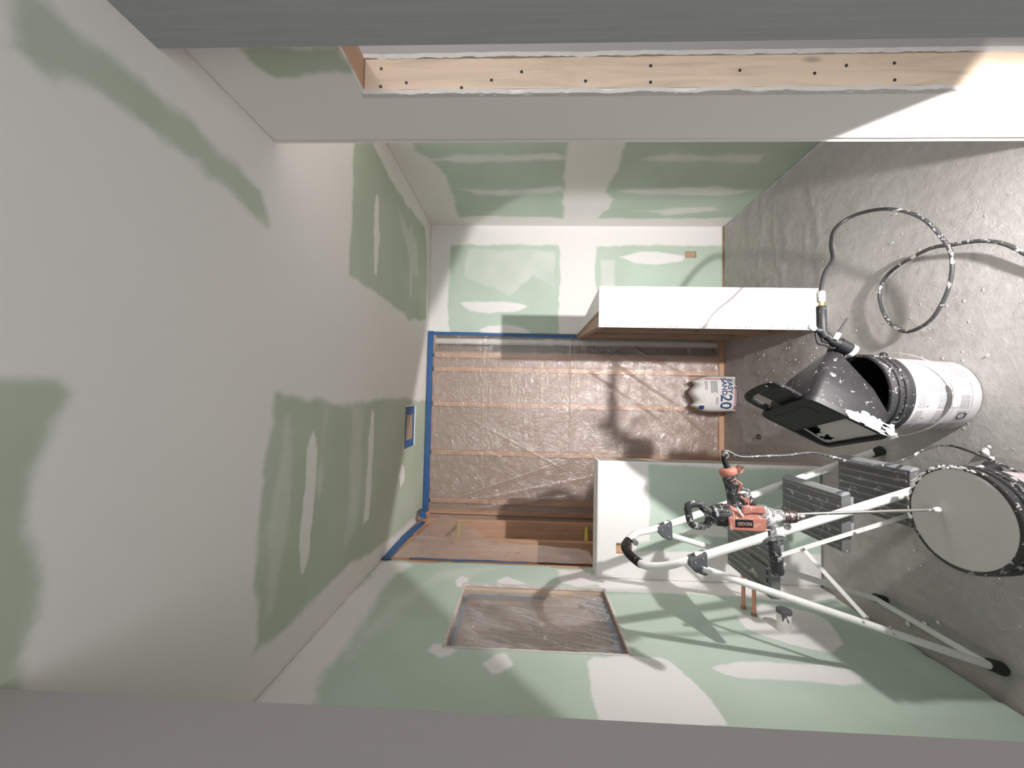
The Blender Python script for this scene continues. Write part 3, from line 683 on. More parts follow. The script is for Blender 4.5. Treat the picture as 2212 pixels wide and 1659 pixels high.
tape(lerp_pts((XL+.010, 2.302, 2.26), (XL+.010, 2.306, 1.56), 18, .016, 1), [.012, .02, .026, .022, .026, .022, .016, .028, .024]+[.012]*9, (1, 0, 0), 'thin wavy blue tape down the left wall edge above the half wall')

# white vent pipe in the right-hand bay
vp = thing('vent_pipe', 'tall white plastic vent pipe behind film at the right of the shower', 'pipe', (.475, YB+.045, .02))
MB().lathe([(.026, .0), (.026, 2.36)], 24, (.475, YB+.045, .02)).obj('pipe', M_PVC, vp, smooth=True)
MB().lathe([(.026, 0), (.0315, 0), (.0315, .075), (.026, .075)], 24, (.475, YB+.045, 1.375)).obj('coupling', M_PVC, vp, smooth=True)
# yellow cables in the left bays
for k, (p, lab) in enumerate([([(XL-.03, 2.73, 2.055), (XL-.035, 2.90, 2.077), (XL-.03, 3.07, 2.10)], 'yellow cable piece high in the left shower framing behind film'),
                 ([(XL-.02, 2.75, 1.155), (XL-.025, 2.92, 1.128), (XL-.03, 3.07, 1.105)], 'yellow cable piece low in the left shower framing near the half wall')]):
    tag(MB().tube(p, (.015), 10).obj('electrical_cable', M_YELLOW, smooth=True), lab, 'cable', None)

# ceiling vent, taped over
vt = thing('ceiling_vent', 'small ceiling vent opening masked with blue tape around brown card', 'vent', ((VX0+VX1)/2, (VY0+VY1)/2, H-.002))
MB().box(VX0+.012, VX1-.012, VY0+.002, VY1-.02, H+.004, H+.008).obj('cover_card', M_CARD, vt)
m = MB().box(VX0+.001, VX0+.055, VY0+.001, VY1-.018, H+.001, H+.0035).obj('tape_strip', M_TAPE, vt)
MB().box(VX1-.06, VX1-.001, VY0+.001, VY1-.018, H+.001, H+.0035).obj('tape_strip', M_TAPE, vt)
MB().box(VX0+.055, VX1-.06, VY0+.001, VY0+.03, H+.001, H+.0035).obj('tape_strip', M_TAPE, vt)
MB().box(VX0+.055, VX1-.06, VY1-.05, VY1-.018, H+.001, H+.0035).obj('tape_strip', M_TAPE, vt)
MB().box(VX0+.001, VX1-.001, VY1-.016, VY1-.001, H-.004, H+.02).obj('white_lip', M_WHITE, vt)

# recess in the left wall
rc = thing('wall_recess', 'rectangular wall recess lined in pale wood, covered by cloudy film', 'recess', (XL-.05, (NI[0]+NI[1])/2, NI[2]))
yb0, yb1, zb0, zb1 = NI
MB().box(XL-.11, XL-.10, yb0, yb1, zb0, zb1).obj('back_panel', M_BAY2, rc)
MB().box(XL-.10, XL-.014, yb1-.001, yb1+.03, zb0, zb1).obj('side_stud', M_JAMB, rc)
MB().box(XL-.10, XL-.014, yb0-.03, yb0+.001, zb0, zb1).obj('side_stud', M_JAMB, rc)
MB().box(XL-.10, XL-.014, yb0-.03, yb1+.03, zb0-.03, zb0+.001).obj('sill_block', M_POST, rc)
MB().box(XL-.10, XL-.014, yb0-.03, yb1+.03, zb1-.001, zb1+.03).obj('head_block', M_JAMB, rc)
def rim(n0, n1, fix, vert):
    m = MB(); v = []; f = []; ts = np.linspace(0, 1, 60)
    for i, q in enumerate(ts):
        s_ = n0+(n1-n0)*q; j = (fbm(np.array(s_*40), np.array(fix*3), 6, 3)-.45)*.012
        for a, b in ((.0012, j), (.0012, .011+j*.4), (-.013, .004), (-.013, -.002)):
            sg = vert[1]; p = fix+sg*float(b)
            v.append((XL+a, p, s_) if vert[0] else (XL+a, s_, p))
    for i in range(59):
        for k in range(4): f.append((4*i+k, 4*i+(k+1) % 4, 4*i+4+(k+1) % 4, 4*i+4+k))
    return m.add(v, f).obj('cut_edge', M_GYP, rc)
rim(zb0, zb1, yb1-.004, (True, 1)); rim(zb0, zb1, yb0+.004, (True, -1)); rim(yb0, yb1, zb0+.004, (False, -1)); rim(yb0, yb1, zb1-.004, (False, 1))
for y0, y1, z0, z1 in [(yb0+.002, yb1-.03, zb1-.026, zb1-.002), (yb0+.002, yb1-.03, zb0+.002, zb0+.03), (yb1-.022, yb1-.002, zb0+.30, zb1-.02), (yb1-.05, yb1-.03, zb0+.01, zb0+.10)]:
    MB().box(XL-.058, XL-.054, y0, y1, z0, z1).obj('tape_strip', M_TAPE, rc)
def niche_film(u, v):
    y = yb0+.003+(yb1-yb0-.006)*u; z = zb0+.003+(zb1-zb0-.006)*v
    x = XL-.036-.014*np.sin(PI*u)*np.sin(PI*v)+.008*(ridge(y*3+z*5, z*2+y*3, 25)-.6)+.003*(ridge(y*14+z*9, z*5, 27)-.5)
    for k in range(10):
        x = x+crease(y, z, (yb1-.10-.035*k, zb1-.03-.05*vn(k, 1, 2)), (yb1-.16-.035*k-.08*vn(k, 5, 3), zb0+.10+.25*vn(k, 9, 4)), .008, .013)
        x = x+crease(y, z, (yb0+.05*k, zb0+.005), (yb0+.05*k+.10, zb0+.12+.22*vn(k, 3, 8)), .009, .016)
    return x, y, z
film('plastic_sheet', niche_film, 130, 170, M_FILM3, 'cloudy wrinkled plastic film taped inside the left wall recess')

# copper stubs and drain stub from the left wall
for (y, z, ln, lab) in [(1.905, .552, .21, 'copper supply stub from the left wall, farther of the pair'), (1.845, .537, .20, 'copper supply stub from the left wall, nearer the drain stub')]:
    t = thing('copper_pipe', lab, 'pipe', (XL, y, z))
    MB().tube([(XL-.02, y, z), (XL+ln*.5, y, z), (XL+ln, y+.003, z+.004)], .0085, 14).obj('pipe', M_COPPER, t, smooth=True)
    MB().lathe([(.009, 0), (.013, .002), (.012, .008), (.009, .012)], 14, (XL, y, z), (1, 0, 0)).obj('collar', m_plain('tarnished_joint', (.30, .20, .12, 1), .6), t, smooth=True)
dt = thing('drain_pipe', 'short white drain stub with a torn black cover in the white mud oval', 'pipe', (XL, 1.735, .475))
dx = (1, -.0, .0)
MB().lathe([(.0, -.01), (.027, -.01), (.027, .085), (.024, .085), (.024, .07), (.0, .07)], 28, (XL, 1.735, .475), dx).obj('pipe', M_PVC, dt, smooth=True)
MB().lathe([(.0, .004), (.026, .003), (.029, .001), (.029, -.012), (.0275, -.012), (.0275, 0)], 28, (XL+.087, 1.735, .475), dx).obj('cover', M_CLAMP, dt, smooth=True)
MB().prism([(-.027, 0), (.0, -.034), (.010, -.006), (.02, -.03), (.028, 0)], -.0008, .0008, lambda a, b, c: (XL+.078+b, 1.735-.0285*math.cos(a/.0285)+c, .475+.0285*math.sin(a/.0285))).obj('torn_flap', M_CLAMP, dt)

# ------------------------------------------------------------------ text helper
def text_mesh(body, size, bold=.0, spacing=1.0):
    cu = bpy.data.curves.new('lettering', 'FONT'); cu.body = body; cu.size = size; cu.offset = bold; cu.align_x = 'CENTER'; cu.align_y = 'CENTER'; cu.space_character = spacing; cu.resolution_u = 3
    o = bpy.data.objects.new('lettering', cu); C.objects.link(o)
    dg = bpy.context.evaluated_depsgraph_get(); me = bpy.data.meshes.new_from_object(o.evaluated_get(dg))
    bpy.data.objects.remove(o); bpy.data.curves.remove(cu)
    return me
def put_text(body, size, fn, mat, parent, bold=0, name='lettering'):
    me = text_mesh(body, size, bold)
    for v in me.vertices: v.co = fn(v.co.x, v.co.y)
    me.materials.clear()
    return mkobj(name, me, mat, parent)

# ------------------------------------------------------------------ paper bag (standing on its head against the plate)
BX, BY, BZ = .073, 3.035, .0
bag = thing('paper_bag', 'white paper bag of setting compound standing upside down against the studs', 'bag', (BX, BY, BZ))
bw, bh, bd = .262, .300, .085
def bag_front(a, b):      # a: -.5..5 across, b: 0..1 up (as it stands)
    e = (1-np.abs(2*a)**3.5)*(1-np.abs(2*b-1)**4)
    return -bd*(.35+.65*np.clip(e, 0, 1)**.6)
def bag_pos(a, b, side):
    wid = bw*(1+.05*np.sin(b*3))*(1-.10*sstep(.78, 1, b))
    x = a*wid+.012*sstep(.6, 1, b)*np.sin(a*9)-.006*b
    z = .004+bh*b+.018*sstep(.75, 1, b)*np.sin(a*14+1)-.020*(np.abs(2*a)**3)*sstep(.7, 1, b)
    wr = .008*(ridge(a*4, b*6, 7)-.5)*sstep(.50, .9, b)+.002*(fbm(a*14, b*14, 9)-.5)
    y = np.where(side > 0, 1, 1)*(bag_front(a, b)*(.55 if side < 0 else 1)*(1 if side > 0 else -1))-wr*(side > 0)
    return x, y, z
m = MB(); na, nb = 34, 36
for side in (1, -1):
    A, B = np.meshgrid(np.linspace(-.5, .5, na), np.linspace(0, 1, nb), indexing='ij')
    x, y, z = bag_pos(A, B, side)
    y = y+(.02 if side > 0 else .02)+.03*(B-.3)
    pts = np.stack([x+BX, y+BY, z+BZ], -1).reshape(-1, 3)
    m.add(pts, [(i*nb+j, (i+1)*nb+j, (i+1)*nb+j+1, i*nb+j+1) for i in range(na-1) for j in range(nb-1)])
n0 = na*nb
def bi(s_, i, j): return s_*n0+i*nb+j
for i in range(na-1):
    m.f.append((bi(0, i, 0), bi(0, i+1, 0), bi(1, i+1, 0), bi(1, i, 0))); m.f.append((bi(0, i, nb-1), bi(0, i+1, nb-1), bi(1, i+1, nb-1), bi(1, i, nb-1)))
for j in range(nb-1):
    m.f.append((bi(0, 0, j), bi(0, 0, j+1), bi(1, 0, j+1), bi(1, 0, j))); m.f.append((bi(0, na-1, j), bi(0, na-1, j+1), bi(1, na-1, j+1), bi(1, na-1, j)))
m.obj('bag_body', M_BAG, bag, smooth=True)
def on_bag(cx_, cz_, flip=True):
    # writing upside down: letters' right = world left, letters' up = world down
    def fn(tx, ty):
        X = cx_-tx; Zb = cz_-ty
        a = min(.49, max(-.49, (X-BX)/bw)); b = min(.99, max(.01, Zb/bh))
        x, y, z = bag_pos(np.array(a), np.array(b), 1)
        return Vector((X, float(y)+.02+.03*(b-.3)+BY-.0055, Zb))
    return fn
put_text('EASY', .050, on_bag(.130, .066), M_NAVY, bag, .0012)
put_text('SAND', .050, on_bag(.126, .108), M_NAVY, bag, .0012)
put_text('20', .115, on_bag(.012, .098), M_NAVY, bag, .0012)
put_text('USG', .022, on_bag(.165, .028), M_INK, bag)
def bag_patch(pts, mat, name, n=10):
    v = []
    f = []
    (x0, x1, z0, z1) = pts
    for i in range(n+1):
        for zz in (z0, z1):
            v.append(on_bag(x0+(x1-x0)*i/n, zz)(0, 0))
    for i in range(n): f.append((2*i, 2*i+2, 2*i+3, 2*i+1))
    return MB().add(v, f).obj(name, mat, bag)
bag_patch((.108, -.020, .014, .028), M_PINKL, 'printed_band')
bag_patch((-.020, -.044, .016, .030), M_PINK, 'printed_band')
bag_patch((.128, .112, .016, .030), M_PINK, 'printed_band')
bag_patch((.186, .180, .10, .235), M_PINK, 'printed_stripe')
bag_patch((-.020, -.050, .245, .278), M_NAVY, 'printed_corner')
for k in range(5): bag_patch((.168, .168-.085-.02*random.random(), .158+.010*k, .1615+.010*k), M_INK, 'small_print')
for k in range(2): bag_patch((.165, .10, .228+.010*k, .231+.010*k), M_INK, 'small_print')
for k in range(2): bag_patch((.045, -.01, .152+.009*k, .155+.009*k), M_INK, 'small_print')

# ------------------------------------------------------------------ pails
PH = .330
def pail(loc, label, seed):
    t = thing('mud_pail', label, 'bucket', loc); x, y, z = loc
    body = [(.0, .004), (.112, .004), (.124, .0), (.128, .006), (.1405, .245), (.1405, .25), (.135, .25), (.123, .012), (.0, .010)]
    b = MB().lathe(body, 64, (0, 0, 0)); o = b.obj('pail_body', M_LABEL, None, smooth=True); o.location = loc; o.parent = t; o.matrix_parent_inverse = Matrix.Translation(-Vector(loc))
    col = [(.1395, .243), (.147, .243), (.1475, .252), (.1435, .256), (.144, .268), (.150, .270), (.150, .277), (.1445, .279), (.1445, .290), (.151, .292), (.151, .299), (.145, .301), (.145, .314), (.1515, .318), (.1515, .328), (.1475, PH), (.141, PH), (.1395, .324), (.138, .25)]
    MB().lathe(col, 64, loc).obj('collar', M_COLLAR, t, smooth=True)
    m = MB()
    for k in range(40):
        a = 2*PI*k/40
        m.add([(x+r*math.cos(a+d), y+r*math.sin(a+d), z+h) for r in (.1435, .1495) for d in (-.006, .006) for h in (.279, .2905)],
              [(0, 1, 3, 2), (4, 6, 7, 5), (0, 2, 6, 4), (1, 5, 7, 3), (2, 3, 7, 6), (0, 4, 5, 1)])
    m.obj('collar_rib', M_COLLAR, t)['kind'] = 'stuff'
    return t
P1 = (.048, 1.542, .0); P2 = (-.3186, 1.190, .0)
p1 = pail(P1, 'open white printed pail with black collar, under the hopper gun', 1)
MB().lathe([(.0, .012), (.122, .012), (.1335, .249), (.1375, .3)], 48, P1).obj('inside_lining', M_BLACKC, p1, smooth=True)
# bail of the first pail, hanging down in front
def bail(P, ears, r, drop):
    x, y, z = P; pts = []
    for k in range(33):
        a = PI*k/32; s_ = math.sin(a)
        f = .15*s_ ** .8
        pts.append((x+math.cos(a)*(.160-.012*s_), y-f*1.04-.006*s_, z+ears-drop*s_**1.2))
    return pts
bp_ = bail(P1, .222, .16, .098)
MB().tube(bp_, .0019, 8).obj('bail_wire', M_STEEL, p1, smooth=True)
MB().tube(bp_[13:20], [.006, .0095, .0095, .009, .0095, .0095, .006], 14).obj('bail_grip', M_PVC, p1, smooth=True)
for sx in (1, -1):
    MB().lathe([(.0, .0), (.013, .0), (.013, .010), (.007, .018), (.0, .018)], 16, (P1[0]+sx*.143, P1[1], .222), (sx, 0, 0)).obj('bail_ear', M_BLACKC, p1, smooth=True)
def on_pail(P, ang, zz, lift=.0008):
    def fn(tx, ty):
        h = zz+ty; r = .128+(.1405-.128)*(h-.006)/.239+lift; a = ang+tx/r
        return Vector((P[0]+r*math.sin(a), P[1]-r*math.cos(a), P[2]+h))
    return fn
put_text('4', .016, on_pail(P1, -.32, .19), M_INK, p1, .0003)
put_text('3', .016, on_pail(P1, -.66, .19), M_INK, p1, .0003)
sq = [(.5*math.copysign(min(1, abs(math.cos(a))*1.25), math.cos(a)), .5*math.copysign(min(1, abs(math.sin(a))*1.25), math.sin(a))) for a in [2*PI*k/24 for k in range(24)]]
f_ = on_pail(P1, -.60, .055, .0012); m = MB(); m.add([f_(a*.026, b*.030) for a, b in sq], [tuple(range(24))]); m.obj('printed_symbol', M_NAVY if 0 else m_plain('dark_print', (.06, .06, .065, 1), .6, bump=0), p1)
f_ = on_pail(P1, -.60, .055, .0018)
ringv = [f_(.0085*math.cos(2*PI*k/20)*s_, .0085*math.sin(2*PI*k/20)*s_+.003) for s_ in (1, .72) for k in range(20)]
MB().add(ringv, [(k, (k+1) % 20, 20+(k+1) % 20, 20+k) for k in range(20)]).obj('printed_symbol', M_PVC, p1)
put_text('2', .010, lambda a, b: on_pail(P1, -.60, .058, .0018)(a, b), M_PVC, p1, .0003)
for zz, a0, a1 in [(.205, -.50, .05), (.125, -.80, -.3)]:
    pass
p2 = pail(P2, 'nearest white pail with black collar, full of grey compound', 2)
# compound filling the second pail
U = np.linspace(0, 1, 30); V = np.linspace(0, 1, 72)
def mud_fn(u, v):
    r = .1485*u; a = 2*PI*v
    x = r*np.cos(a); y = r*np.sin(a)
    z = PH+.0005+(fbm(x*14+3, y*14, 51, 3)-.45)*.006+.006*np.exp(-((np.hypot(x-.012, y-.046)-.012)/.014)**2)-.003*sstep(.9, 1, u)
    return x+P2[0], y+P2[1], z
me, _ = grid_mesh('joint_compound', U, V, mud_fn)
bm = bmesh.new(); bm.from_mesh(me); bmesh.ops.remove_doubles(bm, verts=bm.verts, dist=.0004); bm.to_mesh(me); bm.free()
o = mkobj('joint_compound', me, M_MUDW); me.polygons.foreach_set('use_smooth', [True]*len(me.polygons))
sd = o.modifiers.new('depth', 'SOLIDIFY'); sd.thickness = .004; sd.offset = 1 if me.polygons[40].normal.z < 0 else -1
tag(o, 'grey wet joint compound filling the nearest pail to the rim', 'compound', kind='stuff')
m = MB()
for k in range(46):
    a = random.uniform(-.4, 1.9); r = .1455+random.uniform(-.003, .004); s_ = random.uniform(.004, .011)
    q = Vector((P2[0]+r*math.cos(a), P2[1]+r*math.sin(a), PH+random.uniform(-.002, .003)))
    m.tube([q+Vector((-math.sin(a), math.cos(a), 0))*-s_, q, q+Vector((-math.sin(a), math.cos(a), 0))*s_], [.001, random.uniform(.0025, .005), .001], 6)
m.obj('rim_spill', M_MUDD, p2, smooth=True)['kind'] = 'stuff'

# ------------------------------------------------------------------ mixing drill standing in the second pail
dr = thing('mixing_drill', 'orange and black mixing drill standing upright in the pail of compound', 'drill', SHAFT[1])
ax = Vector(D_AXIS[4])-Vector(D_AXIS[0]); O = Vector(D_AXIS[0]); axn = ax.normalized()
LN = ax.length
MB().lathe([(.0, .0), (.016, .002), (.026, .008), (.0285, .022), (.031, .030), (.031, .052)], 20, O, axn).obj('rear_housing', M_DRILLB, dr, smooth=True)
m = MB()
for k in range(14):
    a = 2*PI*k/14
    x_ = axn.orthogonal().normalized(); y_ = axn.cross(x_); d = x_*math.cos(a)+y_*math.sin(a)
    m.tube([O+axn*.018+d*.0285, O+axn*.046+d*.0315], .0022, 6)
m.obj('vent_rib', M_BLACKC, dr)['kind'] = 'stuff'
MB().lathe([(.031, .052), (.0335, .054), (.034, .10), (.0335, .128), (.030, .131)], 20, O, axn).obj('motor_housing', M_ORANGE, dr, smooth=True)
m = MB()
for k in range(6):
    q = O+axn*.137+Vector((-.028+.0085*k, -.024+.002*abs(k-3), 0)); m.box(q.x-.0025, q.x+.0025, q.y-.01, q.y+.012, q.z-.008, q.z+.010)
m.obj('vent_slot', M_ORANGE, dr, bevel=.0008)['kind'] = 'stuff'
MB().lathe([(.030, .129), (.0325, .133), (.033, .150), (.031, .166), (.024, .182), (.0195, .192), (.018, .212), (.0, .212)], 20, O, axn).obj('gearbox', M_GEAR, dr, smooth=True)
MB().prism([(-.297, .955), (-.297, .898), (-.305, .892), (-.315, .892), (-.315, .928), (-.321, .955)], 1.163, 1.176).obj('side_rib', M_ORANGE, dr, bevel=.002)
MB().prism([(-.366, .992), (-.330, .998), (-.330, .890), (-.368, .890)], 1.163, 1.172).obj('logo_panel', M_ORANGE, dr, bevel=.002)
MB().prism([(-.357, .978), (-.335, .978), (-.335, .928), (-.357, .928)], 1.1615, 1.164).obj('name_plate', M_BLACKC, dr, bevel=.001)
put_text('RIDGID', .0125, lambda a, b: Vector((-.346-b, 1.1608, .953+a)), m_plain('plate_lettering', (.50, .30, .24, 1), .6, bump=0), dr, .0002)
for h0, h1, r in [(.212, .222, .0165), (.222, .228, .0185), (.228, .236, .017), (.236, .243, .0188), (.243, .252, .0165)]:
    pass
MB().lathe([(.0, .205), (.0165, .205), (.0165, .212), (.019, .214), (.019, .220), (.017, .221), (.017, .226), (.019, .227), (.019, .234), (.017, .236), (.017, .242), (.0185, .243), (.0175, .250), (.010, .252), (.009, .262), (.0, .262)], 24, O, axn).obj('chuck', M_CHUCK, dr, smooth=True)
MB().lathe([(.0, .250), (.011, .250), (.011, .256), (.0075, .257), (.0075, .275), (.0, .275)], 16, O, axn).obj('collet', M_STEEL, dr, smooth=True)
sh0 = Vector(SHAFT[0]); sh1 = Vector(SHAFT[1]); e_ = (sh1-sh0).normalized()
MB().tube([sh0, sh1-e_*.05, sh1+e_*.17], .0048, 12).obj('mixing_shaft', M_STEEL, dr, smooth=True)
MB().tube([sh1-e_*.035, sh1-e_*.02, sh1-e_*.003], [.005, .009, .006], 10).obj('compound_blob', M_MUDD, dr, smooth=True)
MB().lathe([(.0, 0), (.045, 0), (.045, .06), (.0, .06)], 6, sh1+e_*.16, e_).obj('paddle', M_STEEL, dr)
# spade handle
def closed_smooth(P, n=4):
    P = [Vector(q) for q in P]; N = len(P); out = []
    for i in range(N):
        a, b, c, d = P[i-1], P[i], P[(i+1) % N], P[(i+2) % N]
        for k in range(n):
            t = k/n; out.append(.5*((2*b)+(c-a)*t+(2*a-5*b+4*c-d)*t*t+(3*b-a-3*c+d)*t**3))
    return out
MB().tube(closed_smooth(D_DLOOP), .0105, 12, closed=True).obj('spade_handle', M_DRILLB, dr, smooth=True)
MB().tube([Vector(D_DLOOP[2])*.5+Vector(D_DLOOP[3])*.5+Vector((0, 0, 0)), O+axn*.01], [.012, .016], 12).obj('handle_neck', M_DRILLB, dr, smooth=True)
MB().lathe([(.0, 0), (.0035, 0), (.0035, .003), (.0, .004)], 12, Vector(D_DLOOP[8])+Vector((.004, -.0095, 0)), (0, -1, 0)).obj('screw_head', M_STEEL, dr, smooth=True)
# pistol grip
g0, g1, g2 = [Vector(q) for q in D_GRIP]
MB().tube([g0+Vector((-.02, 0, -.004)), g0, g0*.5+g1*.5, g1, g1*.4+g2*.6, g2], [(.026, .026), (.022, .026), (.0185, .023), (.0175, .021), (.018, .021), (.0185, .022)], 16).obj('pistol_grip', M_DRILLB, dr, smooth=True)
gd = (g2-g1).normalized()
MB().tube([g2-gd*.006, g2-gd*.002, g2+gd*.008, g2+gd*.014, g2+gd*.017], [(.019, .022), (.0225, .025), (.0225, .025), (.019, .022), (.012, .014)], 16).obj('grip_cap', M_ORANGE, dr, smooth=True)
MB().prism([(-.205, .975-.018), (-.190, .975-.030), (-.186, .955-.012), (-.203, .947)], 1.18, 1.22).obj('grip_cap_lip', M_ORANGE, dr, bevel=.003)
r0, r1, r2 = [Vector(q) for q in D_RELIEF]
MB().tube([r0, r0*.6+r1*.4, r1, r2], [.011, .0085, .0075, .0068], 12).obj('strain_relief', M_BLACKC, dr, smooth=True)
MB().tube([(-.262, 1.178, .964), (-.236, 1.176, .955), (-.222, 1.178, .972), (-.230, 1.177, .985)], [.002, .005, .003, .001], 8).obj('orange_inlay', M_ORANGE, dr, smooth=True)
MB().tube([(-.272, 1.177, .957), (-.285, 1.176, .936), (-.297, 1.173, .935), (-.303, 1.171, .953)], [.003, .003, .003, .002], 8).obj('orange_inlay', M_ORANGE, dr, smooth=True)
MB().tube([Vector(D_TRIG[0])+Vector((.004, 0, .002)), Vector(D_TRIG[1])+Vector((0, 0, 0)), Vector(D_TRIG[2])+Vector((-.01, 0, -.002)), Vector((-.30, 1.2, .905))], [(.009, .012), (.012, .012), (.012, .014), (.012, .016)], 12).obj('trigger', M_DRILLB, dr, smooth=True)
MB().lathe([(.0, 0), (.007, 0), (.007, .004), (.004, .004), (.004, .002), (.0, .002)], 16, Vector((-.282, 1.178, .938)), (0, -1, 0)).obj('lock_button', M_ORANGE, dr, smooth=True)
m = MB()
for (p, q, r) in [((-.262, 1.178, .962), (-.258, 1.176, .940), .005), ((-.300, 1.168, .972), (-.322, 1.163, .960), .0045), ((-.312, 1.166, .966), (-.328, 1.162, .955), .004), ((-.366, 1.18, .93), (-.366, 1.176, .87), .0035)]:
    m.tube([p, [(a+b)/2 for a, b in zip(p, q)], q], [.001, r, .001], 8)
m.obj('plaster_smear', M_MUDD, dr, smooth=True)['kind'] = 'stuff'
# side handle
s0, s1, s2, s3, s4 = [Vector(q) for q in D_SIDE]; sx_ = (s4-s1).normalized()
MB().tube([s0+Vector((.012, 0, 0)), s0, s1, s2], [.009, .012, .011, .010], 14).obj('side_handle_stem', M_GEAR, dr, smooth=True)
MB().lathe([(.0, -.002), (.008, -.002), (.022, .0), (.0325, .006), (.0325, .009), (.022, .005), (.0, .004)], 28, s2+Vector((.006, 0, 0)), (-.72, -.69, -.06)).obj('hand_guard', M_GEAR, dr, smooth=True)
MB().tube([s2, s3, s3+sx_*.012, s3+sx_*.028, s3+sx_*.030, s3+sx_*.054, s3+sx_*.056, s3+sx_*.078, s4-sx_*.004, s4], [.010, .0145, .0165, .0172, .0163, .0175, .0166, .0178, .0165, .010], 18).obj('side_handle_grip', M_DRILLB, dr, smooth=True)
MB().lathe([(.0, .0), (.010, .0), (.010, .006), (.0055, .006), (.0055, .002), (.0, .002)], 16, Vector((-.352, 1.172, .828)), (0, -1, 0)).obj('side_port', M_STEEL, dr, smooth=True)
# cord
def smooth_path(P, n=6):
    P = [Vector(q) for q in P]; out = []
    for i in range(len(P)-1):
        a = P[max(i-1, 0)]; b = P[i]; c = P[i+1]; d = P[min(i+2, len(P)-1)]
        for k in range(n):
            t = k/n
            out.append(.5*((2*b)+(c-a)*t+(2*a-5*b+4*c-d)*t*t+(3*b-a-3*c+d)*t**3))
    return out+[P[-1]]
MB().tube(smooth_path([r2, r2+Vector((.011, 0, .003)), r2+Vector((.012, 0, -.012))]+CORD[1:]+[(-.12, 1.0, .10), (.0, .8, .012), (.1, .5, .012)], 6), .0042, 8).obj('power_cord', M_HOSE, dr, smooth=True)
MB().tube([r2+Vector((.008*math.cos(a), -.004, -.004+.008*math.sin(a))) for a in [2*PI*k/12 for k in range(12)]], .0018, 6, closed=True).obj('cord_ring', M_STEEL, dr, smooth=True)

# ------------------------------------------------------------------ folding step ladder
ld_ = thing('step_ladder', 'white tubular folding step ladder with three grey treads by the left wall', 'ladder', (-.53, 1.60, 0))
FN, FF, RN, RF = Vector((-.195, 1.385, .012)), Vector((-.195, 1.806, .012)), Vector((-.856, 1.377, .012)), Vector((-.852, 1.802, .012))
BN, BF = Vector((-.556, 1.42, .97)), Vector((-.556, 1.76, .965))
TN, TF = Vector(LOOP[0]), Vector(LOOP[-1])
MB().tube([TN+Vector((.012, 0, -.02)), BN+Vector((.018, -.002, -.02)), FN*.985+BN*.015], .0155, 14).obj('front_rail', M_TUBE, ld_, smooth=True)
MB().tube([TF+Vector((.012, 0, -.02)), BF+Vector((.018, .002, -.02)), FF], .0155, 14).obj('front_rail', M_TUBE, ld_, smooth=True)
MB().tube([BN+Vector((-.022, -.012, -.005)), RN], .0125, 14).obj('rear_leg', M_TUBE, ld_, smooth=True)
MB().tube([BF+Vector((-.026, .008, -.005)), RF], .0125, 14).obj('rear_leg', M_TUBE, ld_, smooth=True)
MB().tube([RF+Vector((.012, 0, .035)), RN+Vector((.012, 0, .035))], .0115, 12).obj('rear_crossbar', M_TUBE, ld_, smooth=True)
lp_ = smooth_path(LOOP, 5)
MB().tube(lp_, .0145, 14).obj('hand_loop', M_TUBE, ld_, smooth=True)
MB().tube(lp_[13:27], .0165, 14).obj('loop_grip', M_BLACK, ld_, smooth=True)
MB().lathe([(.0, -.012), (.011, -.012), (.011, .012), (.0, .012)], 14, Vector(LOOP[5])+Vector((.008, -.012, -.03)), (0, 1, 0)).obj('loop_catch', M_STEEL, ld_, smooth=True)
for B, T, s_ in ((BN, TN, -1), (BF, TF, 1)):
    y0 = B.y+s_*.020; y1 = B.y-s_*.018
    MB().prism([(B.x+.035, B.z-.022), (B.x+.008, B.z+.045), (B.x-.014, B.z+.040), (B.x-.036, B.z+.018), (B.x-.046, B.z-.012), (B.x-.044, B.z-.026)], y0, y1).obj('hinge_bracket', M_CLAMP, ld_, bevel=.006, seg=3)
    for dx_, dz_, r_ in ((.014, -.006, .0045), (-.002, .020, .0045), (-.031, -.008, .0065)):
        MB().lathe([(.0, .0), (r_, .0), (r_*.8, .003), (.0, .004)], 12, (B.x+dx_, min(y0, y1), B.z+dz_), (0, -1, 0)).obj('rivet', M_STEEL, ld_, smooth=True)
def tread(x0, x1, y0, y1, z, name='tread', panel=False):
    zt = z; m = MB(); th = .034
    m.prism([(x0, zt-th), (x1-.012, zt-th), (x1, zt-th+.010), (x1, zt-.010), (x1-.010, zt), (x0, zt)], y0, y1)
    o = m.obj(name, M_STEP, ld_, bevel=.004)
    n = int((x1-x0)/.027)
    for k in range(n):
        r = MB()
        xx = x0+.018+k*(x1-x0-.04)/(n-1)
        r.box(xx-.0045, xx+.0045, y0+.012, y1-.012, zt-.001, zt+.0032)
        r.obj('tread_rib', M_STEPR, o, bevel=.001)
    MB().prism([(x1-.004, zt-th+.004), (x1+.0025, zt-th+.010), (x1+.0025, zt-.010), (x1-.009, zt+.0015), (x1-.014, zt+.0015)], y0-.002, y1+.002).obj('tread_lip', M_STEPL, o)
    for yy in (y0+.03, y1-.03):
        MB().box(x0+.06, x1-.02, yy-.012, yy+.012, zt-th-.022, zt-th).obj('tread_bracket', M_STEPL, o)
    return o
tA = tread(-.690, -.432, 1.437, 1.738, .71)
tread(-.512, -.305, 1.425, 1.742, .475)
tread(-.420, -.213, 1.425, 1.742, .24)
MB().box(-.655, -.585, 1.46, 1.56, .7095, .7138).obj('tray_insert', M_STEP, tA, bevel=.002)
MB().box(-.660, -.580, 1.455, 1.565, .7085, .7112).obj('insert_groove', M_RUBBER, tA)
